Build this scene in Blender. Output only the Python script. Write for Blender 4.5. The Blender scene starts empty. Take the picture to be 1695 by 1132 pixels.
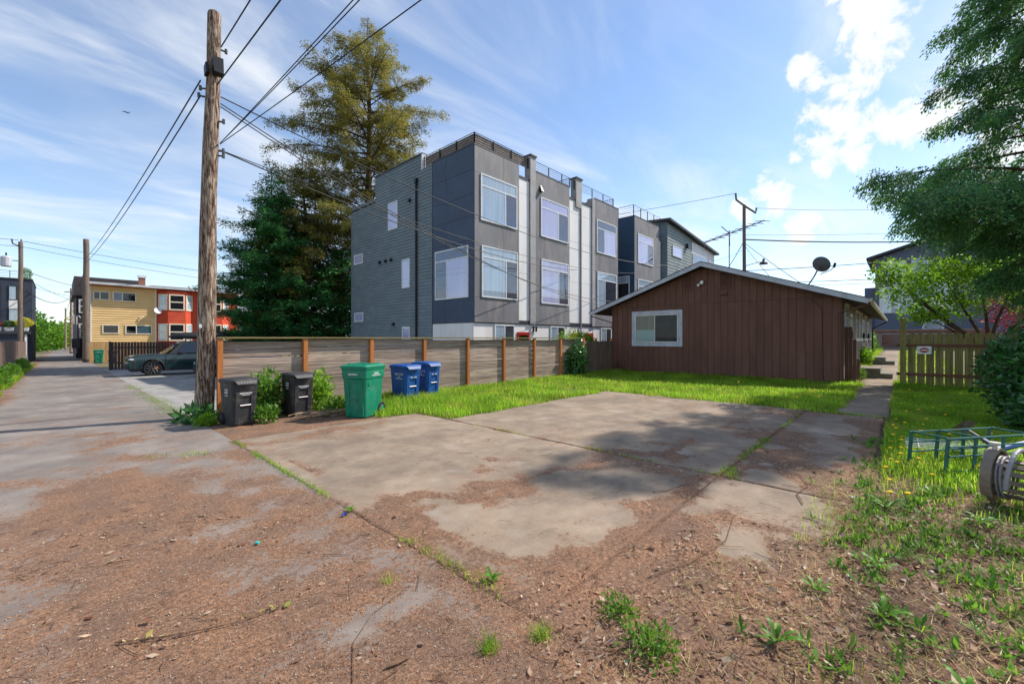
import bpy, bmesh, math, random
import numpy as np
from mathutils import Vector, Matrix, Quaternion
R = math.radians
random.seed(11); rng = np.random.default_rng(11)
sc = bpy.context.scene
col = sc.collection

# ------------------------------------------------------------ camera
cd = bpy.data.cameras.new('camera'); cam = bpy.data.objects.new('camera', cd); col.objects.link(cam)
cam.location = (0, 0, 1.75)
cam.rotation_euler = (R(90), 0, -math.atan2(.7337, .6794))
cd.sensor_width = 36; cd.lens = 36 * 695 / 1695; cd.shift_y = -0.0035
cd.clip_start = .05; cd.clip_end = 6000
sc.camera = cam

# ------------------------------------------------------------ light
SUN_EL = 46; SDIR = (.923, -.384)                # horizontal direction towards the sun
SUN_STRENGTH = 3.5; SKY_STRENGTH = .12; EXPOSURE = .78
sd = bpy.data.lights.new('sun', 'SUN'); sd.energy = SUN_STRENGTH; sd.angle = R(.55); sd.color = (1, .94, .86)
sun = bpy.data.objects.new('sun', sd); col.objects.link(sun); sun.location = (30, -12, 40)
v = Vector((SDIR[0] * math.cos(R(SUN_EL)), SDIR[1] * math.cos(R(SUN_EL)), math.sin(R(SUN_EL))))
sun.rotation_euler = v.to_track_quat('Z', 'Y').to_euler()
w = bpy.data.worlds.new('World'); sc.world = w; w.use_nodes = True
nt = w.node_tree; nt.nodes.clear(); L = nt.links.new
def N(t, **k):
    n = nt.nodes.new(t)
    for a, b in k.items(): setattr(n, a, b)
    return n
def mth(op, a, b=None, c=None, clamp=False):
    n = N('ShaderNodeMath', operation=op); n.use_clamp = clamp
    for i, x in enumerate((a, b, c)):
        if x is None: continue
        if hasattr(x, 'links'): L(x, n.inputs[i])
        else: n.inputs[i].default_value = x
    return n.outputs[0]
def smooth(x, lo, hi):
    n = N('ShaderNodeMapRange', interpolation_type='SMOOTHSTEP'); L(x, n.inputs[0])
    n.inputs[1].default_value = lo; n.inputs[2].default_value = hi
    return n.outputs[0]
sky = N('ShaderNodeTexSky'); sky.sky_type = 'NISHITA'; sky.sun_disc = False
sky.sun_elevation = R(SUN_EL); sky.sun_rotation = math.atan2(SDIR[0], SDIR[1]); sky.altitude = 50
sky.air_density = 1.0; sky.dust_density = .25; sky.ozone_density = 3.2
tc = N('ShaderNodeTexCoord'); sep = N('ShaderNodeSeparateXYZ'); L(tc.outputs['Generated'], sep.inputs[0])
zz = mth('ADD', mth('MAXIMUM', sep.outputs[2], 0), .12)
cmb = N('ShaderNodeCombineXYZ'); L(mth('DIVIDE', sep.outputs[0], zz), cmb.inputs[0]); L(mth('DIVIDE', sep.outputs[1], zz), cmb.inputs[1])
mp = N('ShaderNodeMapping'); L(cmb.outputs[0], mp.inputs[0]); mp.inputs['Rotation'].default_value = (0, 0, R(20)); mp.inputs['Scale'].default_value = (.9, 2.0, 1)
n1 = N('ShaderNodeTexNoise'); L(mp.outputs[0], n1.inputs[0]); n1.inputs['Scale'].default_value = 1.1; n1.inputs['Detail'].default_value = 9; n1.inputs['Roughness'].default_value = .58; n1.inputs['Distortion'].default_value = .7
n2 = N('ShaderNodeTexNoise'); L(cmb.outputs[0], n2.inputs[0]); n2.inputs['Scale'].default_value = .55; n2.inputs['Detail'].default_value = 4
cir = mth('MULTIPLY', smooth(n1.outputs[0], .42, .80), smooth(n2.outputs[0], .26, .52))
cir = mth('MULTIPLY', mth('ADD', cir, mth('MULTIPLY', smooth(n2.outputs[0], .40, .72), .2)), .7)
n4 = N('ShaderNodeTexNoise'); L(mp.outputs[0], n4.inputs[0]); n4.inputs['Scale'].default_value = .75; n4.inputs['Detail'].default_value = 7; n4.inputs['Roughness'].default_value = .55; n4.inputs['Distortion'].default_value = 1.2
cir = mth('ADD', cir, mth('MULTIPLY', smooth(n4.outputs[0], .42, .72), .24), clamp=True)
# thin veil that thickens to the horizon, as cirrostratus does
veil = mth('MULTIPLY', mth('POWER', mth('SUBTRACT', 1, mth('MAXIMUM', sep.outputs[2], 0)), 3), .12)
n3 = N('ShaderNodeTexNoise'); L(tc.outputs['Generated'], n3.inputs[0]); n3.inputs['Scale'].default_value = 19; n3.inputs['Detail'].default_value = 9; n3.inputs['Roughness'].default_value = .62; n3.inputs['Distortion'].default_value = .3
# the few low cumulus scraps: soft lobes in given directions of the sky, broken up by noise
def cdir(az, el): return Vector((math.cos(R(az)) * math.cos(R(el)), math.sin(R(az)) * math.cos(R(el)), math.sin(R(el))))
CUM = [(2.4, 31.1, 0.1), (3.6, 28.1, 0.11), (4.6, 25.4, 0.085), (5.6, 22.4, 0.09), (6.1, 20.6, 0.06), (7.8, 27.7, 0.05), (7.2, 26.2, 0.05), (-1.3, 21.5, 0.1), (0.5, 20.7, 0.09), (3.1, 19.2, 0.07), (-2.7, 22.0, 0.08), (6.1, 17.8, 0.055), (8.6, 19.5, 0.03), (-4.5, 12.7, 0.06), (10.3, 15.6, 0.06), (7.5, 12.9, 0.07), (11.5, 16.8, 0.06), (14.0, 14.7, 0.05), (-8.0, 21.8, 0.12), (-6.0, 16.9, 0.1), (8.0, 11.4, 0.05), (-12.2, 22.4, 0.16), (-13.8, 11.6, 0.14), (-18.2, 14.1, 0.2), (101.6, 12.6, 0.12), (107.2, 16.0, 0.2)]   # azimuth, elevation, size
tot = None
for az, el, r in CUM:
    d = cdir(az, el)
    dp = N('ShaderNodeVectorMath', operation='DISTANCE'); L(tc.outputs['Generated'], dp.inputs[0]); dp.inputs[1].default_value = d
    g = mth('SUBTRACT', 1, mth('DIVIDE', dp.outputs['Value'], r * .72), clamp=True)
    tot = g if tot is None else mth('MAXIMUM', tot, g)
cum = smooth(mth('ADD', mth('MULTIPLY', tot, .8), mth('SUBTRACT', mth('MULTIPLY', n3.outputs[0], 2.6), 1.3)), .16, .62)
cum = mth('MULTIPLY', cum, mth('MULTIPLY', smooth(tot, 0, .2), .95))
cloud = mth('MAXIMUM', mth('ADD', cir, veil, clamp=True), cum, clamp=True)
mxc = N('ShaderNodeMix', data_type='RGBA')
sk2 = N('ShaderNodeVectorMath', operation='SCALE'); L(sky.outputs[0], sk2.inputs[0]); sk2.inputs['Scale'].default_value = 1.0
L(cloud, mxc.inputs[0]); L(sk2.outputs[0], mxc.inputs[6]); mxc.inputs[7].default_value = (5.0, 5.15, 5.3, 1)
bg = N('ShaderNodeBackground'); L(mxc.outputs[2], bg.inputs[0]); bg.inputs[1].default_value = SKY_STRENGTH
wo = N('ShaderNodeOutputWorld'); L(bg.outputs[0], wo.inputs[0])
sc.view_settings.view_transform = 'Standard'; sc.view_settings.look = 'None'
sc.view_settings.exposure = EXPOSURE; sc.view_settings.gamma = 1; sc.view_settings.use_curve_mapping = False

# ------------------------------------------------------------ helpers
def lin(c):
    return tuple(((x / 255) / 12.92 if x <= 10 else (((x / 255) + .055) / 1.055) ** 2.4) for x in c)
def pmat(name, c1, c2=None, scale=4, rough=.75, bump=0, bscale=30, stretch=(1, 1, 1), metal=0, orand=0, island=0, coat=0, detail=5, spec=.4, lo=.35, hi=.65, dirt=None, bdist=.01, hue=0):
    """colours are sRGB 0-255 albedo"""
    m = bpy.data.materials.new(name); m.use_nodes = True; t = m.node_tree; l = t.links.new
    b = t.nodes['Principled BSDF']; b.inputs['Roughness'].default_value = rough; b.inputs['Metallic'].default_value = metal
    b.inputs['Specular IOR Level'].default_value = spec; b.inputs['Coat Weight'].default_value = coat
    c1 = (*lin(c1), 1); c2 = (*lin(c2), 1) if c2 else c1
    g = t.nodes.new('ShaderNodeNewGeometry'); mp = t.nodes.new('ShaderNodeMapping'); l(g.outputs['Position'], mp.inputs[0]); mp.inputs['Scale'].default_value = stretch
    if orand:
        oi = t.nodes.new('ShaderNodeObjectInfo'); cx_ = t.nodes.new('ShaderNodeCombineXYZ')
        for q_, f_ in enumerate((37., 53., 71.)):
            mu = t.nodes.new('ShaderNodeMath'); mu.operation = 'MULTIPLY'; l(oi.outputs['Random'], mu.inputs[0]); mu.inputs[1].default_value = f_; l(mu.outputs[0], cx_.inputs[q_])
        l(cx_.outputs[0], mp.inputs['Location'])
    n = t.nodes.new('ShaderNodeTexNoise'); l(mp.outputs[0], n.inputs[0]); n.inputs['Scale'].default_value = scale; n.inputs['Detail'].default_value = detail; n.inputs['Roughness'].default_value = .6
    r = t.nodes.new('ShaderNodeMapRange'); l(n.outputs[0], r.inputs[0]); r.inputs[1].default_value = lo; r.inputs[2].default_value = hi
    x = t.nodes.new('ShaderNodeMix'); x.data_type = 'RGBA'; l(r.outputs[0], x.inputs[0]); x.inputs[6].default_value = c1; x.inputs[7].default_value = c2
    out = x.outputs[2]
    if dirt:                                      # (colour, scale, lo, hi, amount)
        n2 = t.nodes.new('ShaderNodeTexNoise'); l(mp.outputs[0], n2.inputs[0]); n2.inputs['Scale'].default_value = dirt[1]; n2.inputs['Detail'].default_value = 7; n2.inputs['Roughness'].default_value = .68
        r2 = t.nodes.new('ShaderNodeMapRange'); l(n2.outputs[0], r2.inputs[0]); r2.inputs[1].default_value = dirt[2]; r2.inputs[2].default_value = dirt[3]; r2.inputs[4].default_value = dirt[4]
        x2 = t.nodes.new('ShaderNodeMix'); x2.data_type = 'RGBA'; l(r2.outputs[0], x2.inputs[0]); l(out, x2.inputs[6]); x2.inputs[7].default_value = (*lin(dirt[0]), 1)
        out = x2.outputs[2]
    if orand or island:
        h = t.nodes.new('ShaderNodeHueSaturation'); l(out, h.inputs['Color'])
        if orand:
            o = t.nodes.new('ShaderNodeObjectInfo'); src = o.outputs['Random']; a = orand
        else: src = g.outputs['Random Per Island']; a = island
        mr = t.nodes.new('ShaderNodeMapRange'); l(src, mr.inputs[0]); mr.inputs[3].default_value = 1 - a; mr.inputs[4].default_value = 1 + a
        l(mr.outputs[0], h.inputs['Value'])
        if hue:
            mh = t.nodes.new('ShaderNodeMath'); mh.operation = 'MULTIPLY'; l(src, mh.inputs[0]); mh.inputs[1].default_value = 7.3
            mf = t.nodes.new('ShaderNodeMath'); mf.operation = 'FRACT'; l(mh.outputs[0], mf.inputs[0])
            m3 = t.nodes.new('ShaderNodeMapRange'); l(mf.outputs[0], m3.inputs[0]); m3.inputs[3].default_value = .5 - hue; m3.inputs[4].default_value = .5 + hue; l(m3.outputs[0], h.inputs['Hue'])
        out = h.outputs[0]
    l(out, b.inputs['Base Color'])
    if bump:
        nb = t.nodes.new('ShaderNodeTexNoise'); l(mp.outputs[0], nb.inputs[0]); nb.inputs['Scale'].default_value = bscale; nb.inputs['Detail'].default_value = 5
        bp = t.nodes.new('ShaderNodeBump'); bp.inputs['Strength'].default_value = bump; bp.inputs['Distance'].default_value = bdist
        l(nb.outputs[0], bp.inputs['Height']); l(bp.outputs[0], b.inputs['Normal'])
    return m
def leafmat(name, cols, rough=.55, trans=.35, spec=.3, dry=None):
    m = bpy.data.materials.new(name); m.use_nodes = True; t = m.node_tree; l = t.links.new; t.nodes.remove(t.nodes['Principled BSDF'])
    out = [n for n in t.nodes if n.type == 'OUTPUT_MATERIAL'][0]
    g = t.nodes.new('ShaderNodeNewGeometry'); cr = t.nodes.new('ShaderNodeValToRGB'); l(g.outputs['Random Per Island'], cr.inputs[0])
    e = cr.color_ramp.elements
    while len(e) < len(cols): e.new(.5)
    for i, c in enumerate(cols): e[i].position = i / max(1, len(cols) - 1); e[i].color = (*lin(c), 1)
    # clump variation
    n = t.nodes.new('ShaderNodeTexNoise'); l(g.outputs['Position'], n.inputs[0]); n.inputs['Scale'].default_value = .9; n.inputs['Detail'].default_value = 3
    mr = t.nodes.new('ShaderNodeMapRange'); l(n.outputs[0], mr.inputs[0]); mr.inputs[1].default_value = .3; mr.inputs[2].default_value = .7; mr.inputs[3].default_value = .65; mr.inputs[4].default_value = 1.3
    h = t.nodes.new('ShaderNodeHueSaturation'); l(cr.outputs[0], h.inputs['Color']); l(mr.outputs[0], h.inputs['Value'])
    if dry:
        nd = t.nodes.new('ShaderNodeTexNoise'); l(g.outputs['Position'], nd.inputs[0]); nd.inputs['Scale'].default_value = 1.7; nd.inputs['Detail'].default_value = 5
        md = t.nodes.new('ShaderNodeMapRange'); l(nd.outputs[0], md.inputs[0]); md.inputs[1].default_value = .5; md.inputs[2].default_value = .7; md.inputs[4].default_value = .75
        xd = t.nodes.new('ShaderNodeMix'); xd.data_type = 'RGBA'; l(md.outputs[0], xd.inputs[0]); l(cr.outputs[0], xd.inputs[6]); xd.inputs[7].default_value = (*lin(dry), 1); l(xd.outputs[2], h.inputs['Color'])
    b = t.nodes.new('ShaderNodeBsdfPrincipled'); l(h.outputs[0], b.inputs['Base Color']); b.inputs['Roughness'].default_value = rough; b.inputs['Specular IOR Level'].default_value = spec
    tr = t.nodes.new('ShaderNodeBsdfTranslucent'); h2 = t.nodes.new('ShaderNodeHueSaturation'); l(h.outputs[0], h2.inputs['Color']); h2.inputs['Value'].default_value = 1.5; h2.inputs['Hue'].default_value = .485; l(h2.outputs[0], tr.inputs[0])
    mx = t.nodes.new('ShaderNodeMixShader'); mx.inputs[0].default_value = trans; l(b.outputs[0], mx.inputs[1]); l(tr.outputs[0], mx.inputs[2]); l(mx.outputs[0], out.inputs[0])
    return m
def glassmat(name, tint=(200, 215, 230), refl=.35):
    m = bpy.data.materials.new(name); m.use_nodes = True; t = m.node_tree; l = t.links.new; t.nodes.remove(t.nodes['Principled BSDF'])
    out = [n for n in t.nodes if n.type == 'OUTPUT_MATERIAL'][0]
    a = t.nodes.new('ShaderNodeBsdfTransparent'); a.inputs[0].default_value = (*lin(tint), 1)
    g = t.nodes.new('ShaderNodeBsdfGlossy'); g.inputs['Roughness'].default_value = .015; g.inputs[0].default_value = (.95, .95, 1, 1)
    ge = t.nodes.new('ShaderNodeNewGeometry'); no = t.nodes.new('ShaderNodeTexNoise'); l(ge.outputs['Position'], no.inputs[0]); no.inputs['Scale'].default_value = .8
    bp = t.nodes.new('ShaderNodeBump'); bp.inputs['Strength'].default_value = .12; bp.inputs['Distance'].default_value = .02; l(no.outputs[0], bp.inputs['Height']); l(bp.outputs[0], g.inputs['Normal'])
    lw = t.nodes.new('ShaderNodeLayerWeight'); lw.inputs[0].default_value = .5
    pw = t.nodes.new('ShaderNodeMath'); pw.operation = 'POWER'; l(lw.outputs['Facing'], pw.inputs[0]); pw.inputs[1].default_value = 4
    mr = t.nodes.new('ShaderNodeMapRange'); l(pw.outputs[0], mr.inputs[0]); mr.inputs[3].default_value = refl; mr.inputs[4].default_value = 1
    mx = t.nodes.new('ShaderNodeMixShader'); l(mr.outputs[0], mx.inputs[0]); l(a.outputs[0], mx.inputs[1]); l(g.outputs[0], mx.inputs[2]); l(mx.outputs[0], out.inputs[0])
    return m
ORI = {}
def ori(p):
    while p is not None:
        if p.name in ORI: return ORI[p.name]
        p = p.parent
    return Vector((0, 0, 0))
def tag(o, label, cat, group=None):
    o['label'] = label; o['category'] = cat
    if group: o['group'] = group
    return o
def struct(o, label=None):
    o['kind'] = 'structure'
    if label: o['label'] = label
    return o
def stuff(o, label=None, cat=None):
    o['kind'] = 'stuff'
    if label: o['label'] = label
    if cat: o['category'] = cat
    return o
def thing(name, label, cat, loc=(0, 0, 0), group=None, rz=0, local=False):
    o = bpy.data.objects.new(name, None); col.objects.link(o); o.location = loc; o.rotation_euler = (0, 0, rz)
    o.empty_display_size = .2
    ORI[o.name] = Vector((0, 0, 0)) if local else Vector(loc)
    return tag(o, label, cat, group)
def FR(o, right, back):
    """local frame: a = right as the viewer sees the wall, b = into the wall, c = up"""
    r = Vector(right).normalized(); b = Vector(back).normalized()
    return Matrix(((r.x, b.x, 0, o[0]), (r.y, b.y, 0, o[1]), (r.z, b.z, 1, o[2]), (0, 0, 0, 1)))
class MB:
    def __init__(s, M=None): s.v = []; s.f = []; s.M = M
    def add(s, vs, fs):
        k = len(s.v)
        if s.M is not None: vs = [s.M @ Vector(p) for p in vs]
        s.v += [tuple(p) for p in vs]; s.f += [tuple(i + k for i in q) for q in fs]; return s
    def box(s, x0, x1, y0, y1, z0, z1):
        return s.add([(x0,y0,z0),(x1,y0,z0),(x1,y1,z0),(x0,y1,z0),(x0,y0,z1),(x1,y0,z1),(x1,y1,z1),(x0,y1,z1)],
                     [(0,3,2,1),(4,5,6,7),(0,1,5,4),(1,2,6,5),(2,3,7,6),(3,0,4,7)])
    def prism(s, pts, axis, a0, a1):
        """pts 2-D polygon; axis = the direction of extrusion"""
        n = len(pts); mk = {'x': lambda p, a: (a, p[0], p[1]), 'y': lambda p, a: (p[0], a, p[1]), 'z': lambda p, a: (p[0], p[1], a)}[axis]
        vs = [mk(p, a0) for p in pts] + [mk(p, a1) for p in pts]
        fs = [tuple(range(n))[::-1], tuple(range(n, 2 * n))] + [(i, (i + 1) % n, n + (i + 1) % n, n + i) for i in range(n)]
        return s.add(vs, fs)
    def tube(s, pts, rad, n=6, cap=True):
        pts = [Vector(p) for p in pts]; m = len(pts)
        if not hasattr(rad, '__len__'): rad = [rad] * m
        vs = []; prev = None
        for i, p in enumerate(pts):
            t = (pts[min(i + 1, m - 1)] - pts[max(i - 1, 0)])
            if t.length < 1e-9: t = Vector((0, 0, 1))
            t.normalize()
            if prev is None:
                a = Vector((0, 0, 1)) if abs(t.z) < .9 else Vector((1, 0, 0))
                u = t.cross(a).normalized()
            else: u = (prev - t * prev.dot(t)); u = u.normalized() if u.length > 1e-6 else t.orthogonal().normalized()
            prev = u; w_ = t.cross(u)
            for k in range(n):
                an = 2 * math.pi * k / n; vs.append(p + (u * math.cos(an) + w_ * math.sin(an)) * rad[i])
        fs = [(i * n + k, i * n + (k + 1) % n, (i + 1) * n + (k + 1) % n, (i + 1) * n + k) for i in range(m - 1) for k in range(n)]
        if cap: fs += [tuple(range(n))[::-1], tuple(range((m - 1) * n, m * n))]
        return s.add(vs, fs)
    def loft(s, rings, cap0=True, cap1=True):
        n = len(rings[0]); vs = [p for r in rings for p in r]
        fs = [(i * n + k, i * n + (k + 1) % n, (i + 1) * n + (k + 1) % n, (i + 1) * n + k) for i in range(len(rings) - 1) for k in range(n)]
        if cap0: fs.append(tuple(range(n))[::-1])
        if cap1: fs.append(tuple(range((len(rings) - 1) * n, len(rings) * n)))
        return s.add(vs, fs)
    def build(s, name, mat, parent=None, smooth=False, bevel=0):
        o = Vector((0, 0, 0)) if parent is None else ori(parent)
        me = bpy.data.meshes.new(name); me.from_pydata([(p[0] - o.x, p[1] - o.y, p[2] - o.z) for p in s.v], [], s.f)
        if mat: me.materials.append(mat)
        if smooth: me.polygons.foreach_set('use_smooth', [True] * len(me.polygons))
        me.update(); ob = bpy.data.objects.new(name, me); col.objects.link(ob); ob.parent = parent
        if bevel:
            bv = ob.modifiers.new('bevel', 'BEVEL'); bv.width = bevel; bv.segments = 2; bv.limit_method = 'ANGLE'
        return ob
def bx(name, mat, parent, x0, x1, y0, y1, z0, z1, M=None, bevel=0):
    return MB(M).box(x0, x1, y0, y1, z0, z1).build(name, mat, parent, bevel=bevel)
def rrect(wd, dp, r, z, n=4, cx=0, cy=0):
    out = []
    for (sx, sy, a0) in ((1, 1, 0), (-1, 1, 90), (-1, -1, 180), (1, -1, 270)):
        for k in range(n + 1):
            a = R(a0 + 90 * k / n); out.append((cx + sx * (wd / 2 - r) + r * math.cos(a), cy + sy * (dp / 2 - r) + r * math.sin(a), z))
    return out
def np_obj(name, V, F, mat, parent=None, smooth=False):
    o = Vector((0, 0, 0)) if parent is None else ori(parent)
    V = np.asarray(V, dtype=np.float32) - np.array(o, dtype=np.float32); F = np.asarray(F, dtype=np.int32); k = F.shape[1]
    me = bpy.data.meshes.new(name); me.vertices.add(len(V)); me.vertices.foreach_set('co', V.ravel())
    me.loops.add(F.size); me.loops.foreach_set('vertex_index', F.ravel())
    me.polygons.add(len(F)); me.polygons.foreach_set('loop_start', np.arange(len(F), dtype=np.int32) * k)
    if smooth: me.polygons.foreach_set('use_smooth', np.ones(len(F), dtype=bool))
    me.update(calc_edges=True)
    if mat: me.materials.append(mat)
    ob = bpy.data.objects.new(name, me); col.objects.link(ob); ob.parent = parent
    return ob
def unit(a): return a / np.maximum(np.linalg.norm(a, axis=-1, keepdims=True), 1e-9)
def leaf_arrays(C, D, Nn, ln, wd, mid=.45):
    """diamond leaves: base C, axis D, normal Nn"""
    D = unit(D); S = unit(np.cross(D, Nn)); U = np.cross(S, D)
    ln = np.asarray(ln)[:, None]; wd = np.asarray(wd)[:, None]
    V = np.stack([C, C + D * ln * mid + S * wd * .5 - U * ln * .04, C + D * ln, C + D * ln * mid - S * wd * .5 - U * ln * .04], 1).reshape(-1, 3)
    F = np.arange(len(C) * 4).reshape(-1, 4)
    return V, F
def blades(name, P, h, wd, mat, parent=None, lean=.5):
    n = len(P); az = rng.uniform(0, 2 * np.pi, n); d = np.stack([np.cos(az), np.sin(az), np.zeros(n)], 1); s = np.stack([-np.sin(az), np.cos(az), np.zeros(n)], 1)
    le = rng.uniform(.1, 1, n)[:, None] * lean * h[:, None]; up = np.array([0, 0, 1.])
    hh = h[:, None]; w_ = wd[:, None]
    V = np.stack([P - s * w_ / 2, P + s * w_ / 2, P + d * le * .3 + up * hh * .55 + s * w_ * .4, P + d * le * .3 + up * hh * .55 - s * w_ * .4, P + d * le + up * hh * (1 - .25 * rng.random((n, 1)))], 1).reshape(-1, 3)
    b = np.arange(n)[:, None] * 5
    F = np.concatenate([b + np.array([[0, 1, 2]]), b + np.array([[0, 2, 3]]), b + np.array([[3, 2, 4]])])
    return np_obj(name, V, F, mat, parent)
def vnoise(x, y, seed=0):
    def hsh(i, j):
        n = (i * 374761393 + j * 668265263 + seed * 1442695041) & 0x7fffffff
        n = ((n ^ (n >> 13)) * 1274126177) & 0x7fffffff
        return ((n ^ (n >> 16)) & 0xffff) / 65535.0
    xi = np.floor(x).astype(np.int64); yi = np.floor(y).astype(np.int64); fx = x - xi; fy = y - yi
    fx = fx * fx * (3 - 2 * fx); fy = fy * fy * (3 - 2 * fy)
    return (hsh(xi, yi) * (1 - fx) + hsh(xi + 1, yi) * fx) * (1 - fy) + (hsh(xi, yi + 1) * (1 - fx) + hsh(xi + 1, yi + 1) * fx) * fy
def fbm(x, y, oct=4, seed=0):
    t = 0; a = .5; f = 1
    for k in range(oct): t = t + a * vnoise(x * f + 17.3 * k, y * f - 9.1 * k, seed + k); a *= .5; f *= 2.1
    return t / (1 - .5 ** oct)
def gz(x, y):
    """lie of the land: the alley falls gently away, the path climbs gently past the house"""
    return -.01 * np.maximum(0, np.asarray(y) - 9.) + .024 * np.maximum(0, np.asarray(x) - 19.) * (np.asarray(y) < 13.5)
def ground_grid(name, xs, ys, dz, mat, fn=None, bumps=.0, mask=None):
    X, Y = np.meshgrid(xs, ys); Z = gz(X, Y) + dz
    if bumps: Z = Z + bumps * (fbm(X * 3, Y * 3, 4, 5) - .5)
    V = np.stack([X, Y, Z], -1).reshape(-1, 3); nx, ny = len(xs), len(ys)
    i = np.arange(nx * ny).reshape(ny, nx); F = np.stack([i[:-1, :-1], i[:-1, 1:], i[1:, 1:], i[1:, :-1]], -1).reshape(-1, 4)
    if mask is not None:
        c = V[F].mean(1); F = F[mask(c[:, 0], c[:, 1])]
    ob = np_obj(name, V, F, mat, None, smooth=True)
    if fn is not None:
        a = ob.data.attributes.new('litter', 'FLOAT', 'POINT'); a.data.foreach_set('value', fn(X, Y).ravel().astype(np.float32))
    return ob
def copy_tree(o, parent=None):
    c = o.copy(); col.objects.link(c); c.parent = parent
    if o.name in ORI: ORI[c.name] = ORI[o.name]
    for ch in list(o.children): copy_tree(ch, c)
    return c
# ------------------------------------------------------------ ground
def sstep(x, a, b):
    t = np.clip((x - a) / (b - a), 0, 1); return t * t * (3 - 2 * t)
def litter(X, Y):
    X0, Y0 = X, Y; X = X + 1.7 * (fbm(X0 * 1.4, Y0 * 1.4, 5, 91) - .5) * (X0 > 2.2); Y = Y + 1.7 * (fbm(X0 * 1.4 + 7, Y0 * 1.4, 5, 92) - .5) * (X0 > 2.2)
    n = fbm(X * .8 + 3, Y * .8, 5, 1); n2 = fbm(X * 3.3, Y * 3.3 + 5, 4, 8)
    b_al = .74 - .062 * np.maximum(0, Y - 3.0)                        # alley: less with distance
    b_al = np.maximum(b_al, .13) + .5 * sstep(-X, .75, 1.4)
    b_al = b_al + .22 * np.exp(-((X - .45) / .5) ** 2) * (Y < 11)
    yl = 4.15 - .27 * np.clip(X - 2, 0, 7)
    bare = sstep(Y - yl, -.25, .75)
    for cx, cy, rx, ry in ((4.0, 2.6, 1.75, .85), (5.3, 1.2, 1.0, .55), (7.2, 2.3, 1.6, .55), (9.8, 1.0, 2.8, .6), (2.75, 3.3, .5, .35), (4.2, .75, .7, .2)):
        bare = np.maximum(bare, 1 - sstep(((X - cx) / rx) ** 2 + ((Y - cy) / ry) ** 2, .45, 1.25))
    b_sl = .86 - .74 * bare + .35 * np.exp(-((Y - 7.9 + .9 * (X > 5.7)) / .35) ** 2) * (X < 6)
    b_sl = np.where(X > 9, np.minimum(b_sl, .42), b_sl)
    b_sl = b_sl + .45 * (1 - sstep(Y, .35, .95)) * (X < 12.3)
    b_sl = np.where(X > 12.35, .12, b_sl)
    k = sstep(X, 1.75, 2.15)
    b = b_al * (1 - k) + b_sl * k
    b = b + .12 * np.exp(-((X - 2.0) / .12) ** 2) * (Y < 8.5)
    b = b + .35 * np.exp(-((X0 - 5.695) / .07) ** 2) * (n2 > .42) + .35 * np.exp(-((Y0 - 1.695) / .08) ** 2) * (X0 > 2) * (n2 > .4)
    return np.clip(b + (n - .5) * .95 + (n2 - .5) * .75, 0, 1.2)
def groundmat(name, c1, c2, spk=(90, 88, 84), crack=0, bump=.35, edge=.045):
    m = pmat(name, c1, c2, scale=1.6, rough=.9, bump=bump, bscale=140, detail=8, spec=.2, bdist=.006)
    t = m.node_tree; l = t.links.new; b = t.nodes['Principled BSDF']; src = b.inputs['Base Color'].links[0].from_socket
    g = t.nodes.new('ShaderNodeNewGeometry')
    def noise(sc_, det=4, rg=.6):
        n = t.nodes.new('ShaderNodeTexNoise'); l(g.outputs['Position'], n.inputs[0]); n.inputs['Scale'].default_value = sc_; n.inputs['Detail'].default_value = det; n.inputs['Roughness'].default_value = rg; return n.outputs[0]
    def mr(x, a, c, d=0, e=1):
        r = t.nodes.new('ShaderNodeMapRange'); l(x, r.inputs[0]); r.inputs[1].default_value = a; r.inputs[2].default_value = c; r.inputs[3].default_value = d; r.inputs[4].default_value = e; return r.outputs[0]
    def mix(f, a, c):
        x = t.nodes.new('ShaderNodeMix'); x.data_type = 'RGBA'
        l(f, x.inputs[0]) if hasattr(f, 'links') else setattr(x.inputs[0], 'default_value', f)
        for i, q in ((6, a), (7, c)):
            if hasattr(q, 'links'): l(q, x.inputs[i])
            else: x.inputs[i].default_value = (*lin(q), 1)
        return x.outputs[2]
    base = mix(mr(noise(210, 3), .52, .68, 0, .55), src, spk)
    base = mix(mr(noise(150, 2), .62, .70, 0, .6), base, (205, 198, 188))
    base = mix(mr(noise(.45, 7, .72), .46, .64, 0, .6), base, spk)
    base = mix(mr(noise(2.6, 8, .75), .5, .66, 0, .42), base, spk)
    base = mix(mr(noise(1.3, 3, .5), .62, .7, 0, .35), base, (180, 170, 156))
    at = t.nodes.new('ShaderNodeAttribute'); at.attribute_name = 'litter'
    ad = t.nodes.new('ShaderNodeMath'); ad.operation = 'ADD'; l(at.outputs['Fac'], ad.inputs[0])
    l(mr(noise(17, 9, .78), .3, .7, -.36, .36), ad.inputs[1])
    base = mix(mr(at.outputs['Fac'], .18, .8, 0, .6), base, (138, 110, 90))
    cov = mr(ad.outputs[0], .47, .47 + edge * 2.6)
    cr = t.nodes.new('ShaderNodeValToRGB'); l(mr(noise(38, 10, .85), .3, .7), cr.inputs[0]); e = cr.color_ramp.elements
    for q in range(2): e.new(.5)
    for i, (p, c) in enumerate(((0, (50, 38, 32)), (.38, (112, 85, 67)), (.66, (154, 117, 90)), (1, (198, 174, 148)))): e[i].position = p; e[i].color = (*lin(c), 1)
    lit = mix(mr(noise(2.2, 5, .65), .4, .62, 0, .55), cr.outputs[0], (96, 82, 74))
    lit = mix(mr(noise(5.5, 7, .7), .56, .68, 0, .7), lit, (58, 46, 40))
    lit = mix(mr(noise(18, 4, .6), .62, .72, 0, .7), lit, (176, 150, 128))
    l(mix(cov, base, lit), b.inputs['Base Color'])
    return m
M_asph = groundmat('weathered asphalt', (144, 135, 127), (120, 112, 106), spk=(94, 88, 83), bump=.6)
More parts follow.
